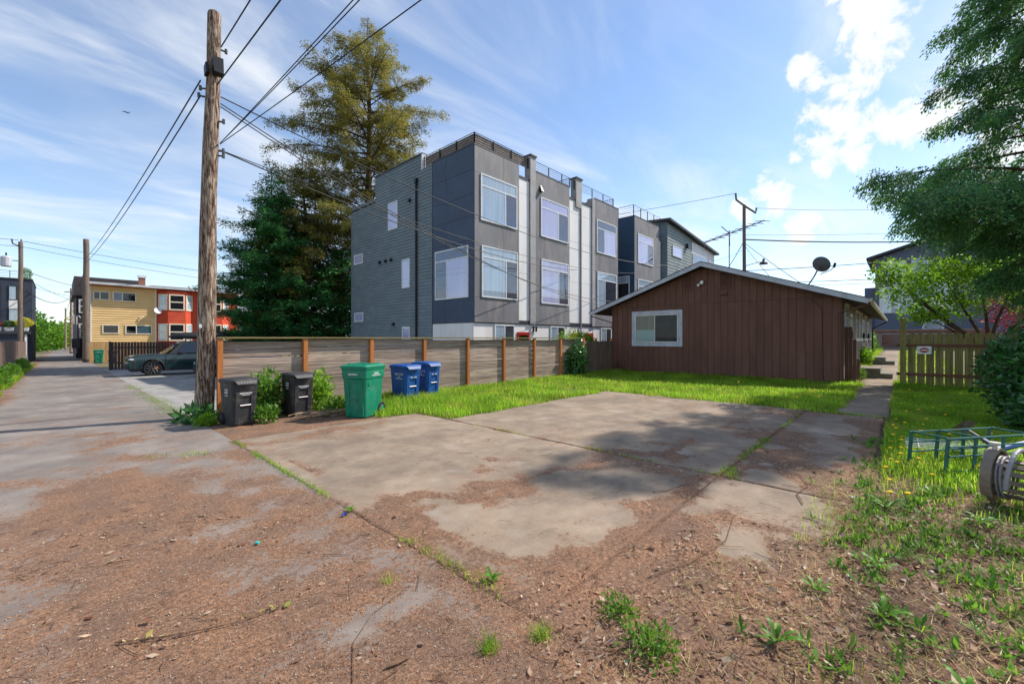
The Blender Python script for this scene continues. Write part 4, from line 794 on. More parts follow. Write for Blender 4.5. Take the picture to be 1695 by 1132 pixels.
M_bblack = pmat('black bin plastic', (48, 49, 52), (36, 37, 40), scale=4, rough=.55, dirt=((120, 108, 98), 4, .5, .74, .6))
M_bgreen = pmat('green bin plastic', (8, 128, 96), (4, 112, 84), scale=3, rough=.5, dirt=((90, 140, 118), 4, .5, .74, .5))
M_bblue = pmat('blue bin plastic', (6, 78, 150), (4, 66, 134), scale=3, rough=.5, dirt=((80, 124, 170), 4, .5, .74, .45))
make_bin('black_bin', 'black wheeled bin right next to the wooden utility pole', 'bin', M_bblack, .52, .58, .96, (2.52, 9.98, 0), 9, 'wheeled bins along the board fence', 'black')
make_bin('black_bin', 'black wheeled bin half hidden in weeds between pole bin and green cart', 'bin', M_bblack, .52, .58, .98, (3.78, 10.3, 0), 4, 'wheeled bins along the board fence', 'black')
make_bin('green_cart', 'large green yard waste cart standing in front of the board fence', 'bin', M_bgreen, .64, .74, 1.19, (4.72, 8.98, 0), -64, 'wheeled bins along the board fence', 'green')
make_bin('blue_bin', 'blue recycling bin next to the green cart, in tall grass', 'bin', M_bblue, .58, .66, 1.05, (6.55, 10.1, 0), 6, 'wheeled bins along the board fence', 'blue')
make_bin('blue_bin', 'blue recycling bin farther from the green cart, against the fence', 'bin', M_bblue, .58, .66, 1.07, (7.5, 10.45, 0), 8, 'wheeled bins along the board fence', 'blue')
make_bin('green_cart', 'distant green cart by the pole at the tan house', 'bin', M_bgreen, .64, .74, 1.19, (2.45, 53.0, -.44), 0, 'bins by the tan house', 'green')
make_bin('black_bin', 'distant black bin beside the green cart at the tan house', 'bin', M_bblack, .6, .66, 1.08, (3.4, 53.4, -.44), 0, 'bins by the tan house', 'black')

# ------------------------------------------------------------ poles and wires
M_pole = pmat('old pole wood', (148, 124, 104), (70, 48, 38), scale=9, rough=.95, stretch=(4, 4, .5), bump=1, bscale=12, detail=9, dirt=((190, 172, 152), 6, .5, .6, .9), bdist=.04, lo=.42, hi=.56)
M_poleg = pmat('grey pole wood', (128, 112, 98), (98, 86, 76), scale=5, rough=.9, stretch=(4, 4, .3), bump=.5, bscale=9)
M_wire = pmat('black cable', (34, 34, 36), rough=.6)
def pole(label, base, top, r0, r1, mat, n=14, group='utility poles'):
    T = thing('utility_pole', label, 'utility pole', base, group); b = Vector(base); t = Vector(top); rings = []; m = 26
    for i in range(m + 1):
        s = i / m; c = b.lerp(t, s) + Vector((.012 * math.sin(s * 9), .012 * math.cos(s * 7), 0)); r = (r0 + (r1 - r0) * s)
        rings.append([(c.x + r * (1 + .05 * math.sin(k * 2.1 + 3 * math.sin(s * 9 + k))) * math.cos(2 * math.pi * k / n), c.y + r * (1 + .035 * math.sin(k * 2.1)) * math.sin(2 * math.pi * k / n), c.z) for k in range(n)])
    rings.append([(t.x + (q[0] - t.x) * .8, t.y + (q[1] - t.y) * .8, t.z + .04) for q in rings[-1]])
    MB().loft(rings).build('shaft', mat, T, smooth=True); return T
P0b = Vector((2.2, 11.42, -.1)); P0t = Vector((2.36, 11.24, 8.98)); P0 = lambda z: P0b.lerp(P0t, (z + .1) / 9.08)
PN = pole('tall brown wooden utility pole beside the first black bin', P0b, P0t, .185, .125, M_pole, 18)
c = P0(7.72); MB(Matrix.Translation(c) @ Matrix.Rotation(R(-8), 4, 'X')).box(-.04, .14, -.30, -.13, -.2, .16).build('splice_box', M_black, PN)
MB(Matrix.Translation(c) @ Matrix.Rotation(R(-14), 4, 'X')).box(-.16, -.11, -.14, .04, -.2, .04).build('splice_box', M_black, PN)
for z, a in ((8.25, 0), (7.3, 2.5), (7.1, 2.8), (6.6, -.6), (5.95, -.5), (5.85, -.4)):
    c = P0(z); d = Vector((math.cos(a), math.sin(a), 0)); MB().tube([c + d * .1, c + d * .26], .02, 6).tube([c + d * .24 + Vector((0, 0, -.04)), c + d * .24 + Vector((0, 0, .06))], .03, 7).build('wire_clamp', M_ins, PN)
for z in (.9, 1.6, 2.3): c = P0(z); MB().tube([c + Vector((-.1, -.18, 0)), c + Vector((-.1, -.2, 0))], .02, 6).build('bolt', M_ins, PN)
MB().box(2.08, 2.13, 11.215, 11.222, 1.98, 2.06).build('tag', M_print, PN)
PF = pole('wooden pole at the left corner of the tan house', (1.75, 56.0, -.5), (1.75, 56, 11.0), .27, .2, M_poleg)
PL = pole('grey pole with a transformer behind the left fence', (-2.3, 57.5, -.5), (-2.3, 57.5, 10.3), .2, .14, M_poleg)
MB().tube([(-2.3, 57.4, 8.6), (-2.9, 57.2, 8.6)], .04, 5).build('bracket', M_ins, PL); MB().loft([[(-3.1 + r * math.cos(k * math.pi / 6), 57.1 + r * math.sin(k * math.pi / 6), z) for k in range(12)] for r, z in ((.3, 8.0), (.34, 8.05), (.34, 8.8), (.25, 8.9), (.05, 8.95))]).build('transformer', M_fascia, PL)
MB().tube([(-3.1, 57.1, 8.9), (-3.1, 57.1, 9.2)], .06, 6).build('bushing', M_black, PL); MB().tube([(-2.3, 57.5, 9.9), (-2.75, 57.4, 10.1), (-2.8, 57.4, 10.5)], .06, 5).tube([(-2.3, 57.5, 10.2), (-2.25, 57.4, 10.55)], .05, 5).build('crossarm', M_ins, PL)
PA = pole('dark distant pole in the alley behind the tan house', (1.55, 110, -1), (1.55, 110, 10.8), .22, .16, M_pole); MB().box(.7, 2.4, 109.7, 109.8, 10, 10.15).build('crossarm', M_ins, PA)
PB_ = pole('farthest thin pole at the end of the alley', (1.35, 175, -1.6), (1.35, 175, 10.4), .24, .18, M_pole)
PR = pole('grey pole with a metal arm and street lamp behind the brown roof', (42.2, 10.4, 0), (42.2, 10.4, 13.8), .17, .13, M_poleg)
MB().tube([(41.75, 11.0, 14.9), (41.75, 10.95, 14.3), (42.2, 10.35, 13.7), (42.75, 9.6, 13.05), (42.75, 9.55, 13.5)], .085, 6).build('crossarm', M_poleg, PR)
MB().tube([(42.2, 10.3, 8.3), (42.9, 9.5, 8.6), (43.1, 9.3, 8.65)], .03, 5).loft([[(43.3 + r * math.cos(k * math.pi / 5), 9.1 + r * math.sin(k * math.pi / 5), z) for k in range(10)] for r, z in ((.36, 8.45), (.3, 8.6), (.12, 8.72), (.08, 8.95))]).build('street_lamp', M_coping, PR)
def wire(label, p, q, sag, r=.014, n=14, lash=None):
    p = Vector(p); q = Vector(q); pts = []
    for i in range(n + 1):
        s = i / n; c = p.lerp(q, s); c.z -= sag * 4 * s * (1 - s); pts.append(c)
    o = MB(); o.tube([c - p for c in pts], r, 5); ob = o.build('overhead_wire', M_wire); ob.location = p
    return tag(ob, label, 'wire', 'overhead wires')
n_ = P0
wire('upper thick cable from the brown pole down to the pole by the tan house', n_(7.45) + Vector((-.2, .1, 0)), (1.75, 56, 9.3), .35, .015, 22)
wire('lower thick cable from the brown pole down to the pole by the tan house', n_(7.1) + Vector((-.2, .1, 0)), (1.75, 56, 8.9), .4, .015, 22)
wire('upper thick cable leaving the brown pole top over the camera', n_(8.2) + Vector((.1, -.2, 0)), (2.6, -28, 8.6), .5, .013, 22)
wire('second thick cable leaving the brown pole top over the camera', n_(7.35) + Vector((.05, -.2, 0)), (3.3, -28, 7.7), .3, .013, 22)
wire('steep thin wire rising right from the brown pole, left of a close pair', n_(6.12) + Vector((.15, -.1, 0)), (3.6, -20, 8.2), .4, .008, 20)
wire('steep thin wire rising right from the brown pole, right of a close pair', n_(6.12) + Vector((.15, -.1, 0)), (3.9, -20, 8.2), .4, .008, 20)
wire('slanting wire rising right from the brown pole across the tall conifer', n_(6.1) + Vector((.15, -.1, 0)), (6.9, -20, 8.4), .3, .009, 20)
wire('single wire from the brown pole sagging over the townhouse to the far pole', n_(7.2) + Vector((.16, 0, 0)), (42.2, 10.4, 9.8), 2.5, .014, 24)
wire('upper of two service wires from the brown pole past the townhouse to the brown roof', n_(7.05) + Vector((.16, 0, 0)), (20.5, 11.9, 3.5), .75, .013, 20)
wire('lower of two service wires from the brown pole past the townhouse to the brown roof', n_(6.98) + Vector((.16, 0, 0)), (21.5, 11.2, 3.75), 1.1, .013, 20)
wire('pale service cable from the brown pole to the townhouse front', n_(6.0) + Vector((.16, 0, 0)), (20.95, 14.1, 5.8), .55, .016, 20)
wire('thin upper wire crossing the townhouse front towards the far pole', n_(6.0) + Vector((.16, -.02, 0)), (28.1, 13.9, 6.4), .7, .011, 20)
wire('topmost wire from the transformer pole towards the conifers', (-2.2, 57.4, 10.4), (26, 60, 9.4), .5, .02); wire('second wire from the transformer pole towards the conifers', (-2.2, 57.4, 9.9), (26, 61, 8.6), .6, .018)
wire('topmost wire leaving the frame left of the transformer pole', (-2.4, 57.4, 10.45), (-20, 55, 10.6), .3, .02); wire('second wire leaving the frame left of the transformer pole', (-2.4, 57.4, 9.9), (-20, 55, 9.9), .3, .018)
wire('cable with a dark splice between transformer pole and dark alley pole', (-2.2, 57.4, 6.2), (1.5, 109, 9.2), 1.2, .035)
wire('high thin wire between transformer pole and brown building', (-2.2, 57.5, 7.9), (3.2, 70, 7.6), .35, .022); wire('middle thin wire between transformer pole and brown building', (-2.2, 57.5, 7.2), (2.4, 72, 5.6), .2, .018)
wire('low thin wire between transformer pole and brown building', (-2.2, 57.5, 6.6), (2.3, 72, 6.6), .2, .016); wire('wire from the tan house pole down the alley', (1.75, 56, 8.6), (1.55, 110, 9.8), 1.0, .03); wire('wire between the two dark distant alley poles', (1.55, 110, 9.9), (1.35, 175, 9.6), 1, .03)
wire('thick twisted cable from the far pole behind the cedar branches', (42.2, 10.4, 10.7), (70, -16, 12.4), .7, .07); wire('thin wire just above the thick twisted cable', (42.2, 10.4, 11.1), (70, -16, 13.4), .5, .018)
wire('long wire below the street lamp running right', (30, 30, 8.0), (66, -16, 10.9), 1.0, .035); wire('lowest long wire running right behind the dish', (36, 22, 7.2), (66, -18, 9.0), .9, .03); wire('second lowest long wire running right behind the dish', (34, 26, 7.2), (66, -17, 8.1), .8, .022)
wire('faint high wire from the arm of the far pole to the right', (42.75, 9.6, 13.5), (72, -14, 17.4), 1.0, .02); wire('faint high wire from the arm of the far pole to the left', (41.75, 11, 14.9), (30, 40, 13.5), .4, .02)
wire('upper drop wire from the far pole to the brown roof', (42.2, 10.4, 10.4), (33.5, 3.6, 4.3), .1, .025); wire('lower drop wire from the far pole to the brown roof', (42.2, 10.4, 10.2), (36.5, 6.4, 5.2), .1, .025); wire('pair of slack wires dropping left from the far pole', (42.2, 10.4, 10.6), (41, 13, 6), .3, .03)
# far aeroplane
pl = thing('aeroplane', 'tiny distant aeroplane in the blue sky at the left', 'aeroplane', (0, 0, 0), None, 0, True)
MB().tube([(-14, 0, 0), (-11, 0, .3), (10, 0, .3), (16, 0, 1.5)], [.4, 2, 2, .4], 8).build('fuselage', M_ins, pl); MB().prism([(-3, 0), (3, 0), (8, 15), (5, 15)], 'z', -.4, .1).prism([(-3, 0), (5, -15), (8, -15), (3, 0)], 'z', -.5, -.01).build('wing', M_ins, pl); MB().prism([(11, 1), (15, 1), (17, 7), (15, 7)], 'y', -.2, .2).build('tail_fin', M_ins, pl)
pl.location = (217, 2709, 1078); pl.rotation_euler = (0, R(8), R(-30))
# ------------------------------------------------------------ buildings along the alley
M_tan = pmat('tan lap siding', (232, 196, 136), (216, 180, 122), scale=.8, rough=.6, stretch=(1, 1, 3))
M_orange = pmat('orange red stucco', (206, 82, 52), (186, 70, 44), scale=1.2, rough=.8, bump=.3, bscale=20)
M_creamt = pmat('cream trim', (232, 220, 196), (216, 204, 180), rough=.6)
M_metalr = pmat('pale metal roof edge', (206, 206, 208), (186, 186, 190), scale=2, rough=.5)
M_brick = pmat('chimney brick', (142, 96, 80), (116, 80, 68), scale=8, rough=.9)
yh = 60
Hs = thing('tan_house', 'two storey house, tan siding at left and orange bays at right, along the alley', 'house', (2.2, yh, -.5))
MB().box(2.22, 15, yh + .03, 70, -.6, 7.2).build('wall', M_orange, Hs)
YF = FR((2.2, yh, 0), (1, 0, 0), (0, 1, 0)); ya = lambda X: X - 2.2
laps(Hs, YF, 0, ya(7.22), -.5, 7.1, .24, M_tan, th=.06); laps(Hs, FR((2.2, 70, 0), (0, -1, 0), (1, 0, 0)), 0, 9.98, -.5, 7.1, .21, M_tan, th=.035)
MB(YF).box(-.06, .06, -.06, .0, -.5, 7.12).box(ya(7.16), ya(7.3), -.06, .0, -.5, 7.12).build('corner_trim', M_creamt, Hs); MB(YF).tube([(-.02, -.12, -.4), (-.02, -.12, 7.0)], .06, 6).build('downspout', M_metalr, Hs)
YW = FR((2.2, yh - .05, 0), (1, 0, 0), (0, 1, 0))
for X0, X1, c0, c1, bk in ((2.45, 3.5, 5.76, 6.46, [M_dark, M_screen]), (3.9, 5.55, 5.72, 6.5, [M_blind, M_dark]), (3.12, 4.22, 2.32, 3.08, None), (4.86, 6.84, 2.28, 3.07, [M_dark, M_blindg])): window(Hs, YW, ya(X0), ya(X1), c0, c1, (.4,) if bk else (), mat=M_creamt, fw=.09, backs=bk or [M_dark], glass=M_glassd)
# angled bays of the orange half
def bay(x0, x1, nm):
    pr = MB().prism([(x0, yh + .03), (x0 + .75, yh - .7), (x1 - .75, yh - .7), (x1, yh + .03)], 'z', -.5, 7.0).build('bay', M_orange, Hs)
    q = [(x0, yh + .03), (x0 + .75, yh - .7), (x1 - .75, yh - .7), (x1, yh + .03)]
    for i in range(3):
        a = Vector((*q[i], 0)); b = Vector((*q[i + 1], 0)); d = (b - a); L_ = d.length; d.normalize(); bk = Vector((-d.y, d.x, 0)); M = FR(a - bk * .004, d, bk); m_ = .18 if i != 1 else .2
        for c0, c1 in ((5.0, 6.5), (1.6, 3.25)): window(Hs, M, m_, L_ - m_, c0, c1, (), .48, mat=M_creamt, fw=.13, backs=[M_blindg if (i + int(c0)) % 2 else M_dark], out=.06)
bay(7.45, 10.5, 0); bay(11.0, 14.0, 1)
MB().add([(1.95, yh - .9, 7.2), (15.2, yh - .9, 7.12), (15.2, 70.3, 7.2), (1.95, 70.3, 7.28), (1.95, yh - .9, 7.42), (15.2, yh - .9, 7.34), (15.2, 70.3, 7.42), (1.95, 70.3, 7.5)], [(0,3,2,1),(4,5,6,7),(0,1,5,4),(1,2,6,5),(2,3,7,6),(3,0,4,7)]).build('roof', M_metalr, Hs)
ch = MB().box(6.05, 6.6, yh + 2, yh + 2.6, 7.4, 8.5).build('chimney', M_brick, Hs); MB().box(5.98, 6.67, yh + 1.93, yh + 2.67, 8.502, 8.75).build('cap', M_metalr, ch)
MB(YW).tube([(ya(5.9), -.02, 4.0), (ya(6.05), -.15, 4.05), (ya(6.2), -.2, 4.0)], .05, 5).build('floodlight', M_metalr, Hs)
sd_ = thing('satellite_dish', 'small pale satellite dish on the corner of the tan wall', 'satellite dish', (7.3, yh - .06, 4.4)); c_ = Vector((7.35, yh - .45, 4.75)); nn = Vector((.3, -.8, .4)).normalized(); uu = nn.orthogonal().normalized(); ww = nn.cross(uu)
MB().loft([[c_ + (uu * math.cos(k * math.pi / 8) + ww * math.sin(k * math.pi / 8)) * .36 * q + nn * q * q * .06 for k in range(16)] for q in (.05, .5, 1)], True, False).build('reflector', M_metalr, sd_); MB().tube([(7.3, yh - .06, 4.3), (7.33, yh - .3, 4.35), c_], .025, 5).build('arm', M_metalr, sd_)
M_dkb = pmat('dark brown cladding', (66, 58, 58), (54, 48, 50), scale=1.5, rough=.7)
Bb = thing('dark_building', 'dark brown flat roofed building rising behind the tan house', 'building', (1.3, 72, -.6))
MB().box(1.4, 8, 72.03, 86, -.8, 6.9).box(1.25, 7.6, 72.5, 85, 6.9, 9.2).build('wall', M_dkb, Bb); MB().box(1.1, 8.1, 71.8, 86.2, 6.85, 7.0).build('eaves', M_coping, Bb)
BF = FR((1.4, 72, 0), (1, 0, 0), (0, 1, 0))
for c0, c1 in ((4.9, 6.3), (1.9, 3.4)): window(Bb, BF, .35, 1.1, c0, c1, (), .5, fw=.12, backs=[M_dark])
MB(BF).tube([(.05, -.15, 0), (.05, -.15, 4.3), (.25, -.15, 4.45), (.35, -.15, 4.2)], .07, 6).tube([(-.2, -.15, 0), (-.2, -.15, 4.4), (-.05, -.15, 4.5)], .07, 6).build('conduit', M_metalr, Bb); MB(BF).box(-.35, .35, -.4, -.01, .6, 1.7).build('meter_box', M_ins, Bb)
for k, (X0, Yb, w2, h2, mt, lb) in enumerate(((8.5, 74, 9, 8.6, M_dkb, 'dark flat roofed building behind the orange bays'),)):
    o = thing('dark_building', lb, 'building', (X0, Yb, -.6)); MB().box(X0, X0 + w2, Yb, Yb + 9, -.8, h2).build('wall', mt, o); MB().box(X0 - .2, X0 + w2 + .2, Yb - .2, Yb + 9.2, h2 + .002, h2 + .25).build('roof', M_coping, o); window(o, FR((X0, Yb - .002, 0), (1, 0, 0), (0, 1, 0)), 2, 3.6, 5, 6.4, (.5,))
# navy building at the left edge
M_nv = pmat('navy standing seam', (58, 64, 80), (50, 56, 70), scale=1, rough=.6)
Lb = thing('navy_building', 'dark navy building with planters on its deck at the left edge', 'building', (-1.75, 62, -.5))
MB().box(-11, -1.75, 62.03, 72, -.6, 7.4).build('wall', M_nv, Lb); LF = FR((-11, 62, 0), (1, 0, 0), (0, 1, 0)); la = lambda X: X + 11
for k in range(14): MB(LF).box(la(-1.75 - .66 * k) - .66, la(-1.75 - .66 * k) - .012, -.025, 0, -.5, 7.4).build('panel', M_nv, Lb)
MB().box(-11.1, -1.7, 61.9, 72.1, 7.402, 7.5).build('roof', M_coping, Lb); railing(Lb, (-4.4, 62.2, 0), (-1.9, 62.2, 0), 7.5, 8.2, 1.2)
LW = FR((-11, 61.972, 0), (1, 0, 0), (0, 1, 0))
window(Lb, LW, la(-3.18), la(-2.75), 5.45, 6.7, (), mat=M_black, fw=.05, backs=[M_blindg]); window(Lb, LW, la(-3.18), la(-2.6), 3.4, 4.5, (), mat=M_black, fw=.05, backs=[M_blindg]); MB(LW).box(la(-3.2), la(-2.55), -.03, -.002, 4.56, 5.38).build('panel', M_white, Lb)
window(Lb, LW, la(-5.2), la(-3.75), 3.0, 6.7, (.5,), .5, mat=M_black, fw=.05, backs=[M_blindg, M_dark])
MB().box(-8, -1.8, 58.9, 61.85, 2.15, 2.42).build('deck', M_coping, Lb); MB().box(-8, -2.0, 59.1, 61.9, -.5, 2.15).build('garage_wall', M_nv, Lb); MB().box(-2.12, -1.98, 59.02, 59.09, -.4, 2.14).build('door_frame', M_white, Lb)
M_pot = pmat('white planter', (214, 212, 208), rough=.6); M_shr = leafmat('clipped shrub', [(40, 66, 26), (60, 92, 34), (78, 110, 44)], trans=.2); M_yel = leafmat('golden foliage', [(176, 170, 20), (204, 196, 40), (150, 160, 24), (216, 206, 70)], trans=.35); M_redf = leafmat('dark red foliage', [(120, 46, 48), (150, 66, 62), (96, 40, 44)], trans=.3)
def bush(name, label, cat, c, rad, n, mat, size=.06, group=None, parent=None, trunk=None, shell=.55, jag=.25):
    c = np.array(c, float); rad = np.array(rad, float)
    T = thing(name, label, cat, tuple(trunk[0]) if trunk else (c[0], c[1], c[2] - rad[2]), group) if parent is None else parent
    d = unit(rng.normal(size=(n, 3))); r = (shell + (1 - shell) * rng.random(n) ** .6)[:, None]
    lump = 1 + jag * (fbm(d[:, 0] * 2.2 + c[0] * 3.1 + 9 + d[:, 2] * 1.7, d[:, 1] * 2.2 + d[:, 2] * 2.1 + c[1], 3, 61)[:, None] - .45) * 2.2
    P = c + d * r * lump * rad
    D = unit(d * .8 + rng.normal(size=(n, 3)) * .7 + np.array([0, 0, .1])); Nn = unit(d + rng.normal(size=(n, 3)) * .6)
    V, F = leaf_arrays(P, D, Nn, size * rng.uniform(.7, 1.4, n), size * rng.uniform(.35, .65, n))
    np_obj('foliage', V, F, mat, T)
    if trunk:
        m = MB()
        a, b, r0 = Vector(trunk[0]), Vector(trunk[1]), trunk[2]; m.tube([a, a.lerp(b, .5) + Vector((.04, .03, 0)), b], [r0, r0 * .8, r0 * .5], 7)
        for k in range(7):
            e = Vector(c) + Vector((random.uniform(-.7, .7) * rad[0], random.uniform(-.7, .7) * rad[1], random.uniform(-.3, .6) * rad[2])); m.tube([b - Vector((0, 0, .15)), b.lerp(e, .5) + Vector((0, 0, .1 * rad[2])), e], [r0 * .45, r0 * .3, r0 * .1], 5)
        m.build('trunk', M_twig, T)
    return T
for (X0, lb, mt, rd) in ((-3.05, 'dark green shrub in a white planter on the navy deck', M_shr, (.38, .38, .32)), (-3.75, 'reddish shrub in a planter on the navy deck', M_redf, (.3, .3, .35)), (-2.15, 'golden yellow shrub in a planter on the navy deck', M_yel, (.62, .5, .42))):
    b = thing('planter', lb, 'planter', (X0, 59.3, 2.42)); MB().loft([rrect(.5, .4, .05, 2.42, 2, X0, 59.3), rrect(.62, .5, .05, 2.75, 2, X0, 59.3)]).build('pot', M_pot, b); bush('shrub', lb, 'shrub', (X0, 59.3, 3.0 + .2 * (mt is M_yel)), rd, 900, mt, .1, parent=b)
bush('roof_shrub', 'small pointed green shrub on the navy building roof', 'shrub', (-2.15, 62.8, 8.0), (.34, .34, .6), 900, M_weed, .1)
# left fence on its low wall, and growth before it
M_cwall = pmat('low concrete wall', (120, 112, 104), (92, 88, 82), scale=2, rough=.9, bump=.4, bscale=20)
Lf = thing('left_fence', 'tall plank fence on a low concrete wall along the left of the alley', 'fence', (-1.95, 22, -.2))
bx('wall', M_cwall, Lf, -2.1, -1.85, 20, 56.5, -.9, .28)
M_lp = woodmat('brown alley plank', (128, 106, 92), (92, 76, 68), stretch=(6, 6, .3))
Y = 20.0
while Y < 56.3:
    wv = random.uniform(.17, .2); bx('plank', M_lp, Lf, -1.98, -1.955, Y, Y + wv, .3, 1.62 - .004 * (Y - 20) + random.uniform(-.02, .02)); Y += wv + .05
for k in range(16): bx('post', M_lp, Lf, -2.08, -1.985, 20.2 + 2.4 * k, 20.3 + 2.4 * k, .25, 1.66 - .0096 * k)
bx('rail', M_lp, Lf, -2.02, -1.982, 20, 56.3, .5, .6); bx('rail', M_lp, Lf, -2.02, -1.983, 20, 56.3, 1.3, 1.39)
for k, (Y0, r, lb) in enumerate(((20.5, .62, 'nearest leafy weeds at the foot of the left fence'), (26, .5, 'second clump of leafy weeds at the foot of the left fence'), (33, .55, 'third clump of leafy weeds at the foot of the left fence'), (42, .6, 'farthest clump of leafy weeds at the foot of the left fence'))): bush('weed_clump', lb, 'weeds', (-1.65, Y0, float(gz(0, Y0)) + .3), (.32, r * 2.4, .42), 2600, M_weed, .1, group='weeds along the left fence')
x, y = scatter(9000, -1.9, -1.25, 11, 50, lambda x, y: (fbm(x * 2, y * .6, 3, 71) > .4) * 1.0); stuff(blades('alley_grass', np.stack([x, y, gz(x, y)], 1), rng.uniform(.08, .3, len(x)), rng.uniform(.012, .03, len(x)), M_grass), 'grass along the left edge of the alley', 'grass')
# dark plank fence beside the parked car, light one at the tan house
M_dp = woodmat('dark stained plank', (92, 76, 72), (68, 56, 54), stretch=(6, 6, .3))
Df = thing('plank_fence', 'dark brown plank fence behind the parked green car', 'fence', (2.3, 37.5, -.3)); DM = FR((2.3, 37.5, 0), (1, 0, 0), (0, 1, 0)); a = 0
while a < 6.6: picket(Df, M_dp, DM, a, a + .135, -.35, 1.5 + random.uniform(-.015, .015), dog=.01); a += .158
bx('post', M_dp, Df, 2.2, 2.31, 37.45, 37.57, -.4, 1.56); bx('post', M_rail, Df, 4.75, 4.87, 37.42, 37.495, -.4, 1.52); bx('rail', M_dp, Df, 2.3, 8.9, 37.523, 37.56, .1, .2); bx('rail', M_dp, Df, 2.3, 8.9, 37.523, 37.561, 1.1, 1.2)
M_lpk = woodmat('honey plank', (190, 152, 100), (166, 128, 82), stretch=(6, 6, .3))
Tf = thing('plank_fence', 'honey coloured plank fence behind the distant green cart', 'fence', (1.95, 55, -.5)); TM = FR((1.95, 55, 0), (1, 0, 0), (0, 1, 0))
for k in range(20): picket(Tf, M_lpk, TM, k * .2, k * .2 + .19, -.55, 1.42, dog=.01)
bx('rail', M_lpk, Tf, 1.95, 5.95, 55.024, 55.07, .9, 1.0)

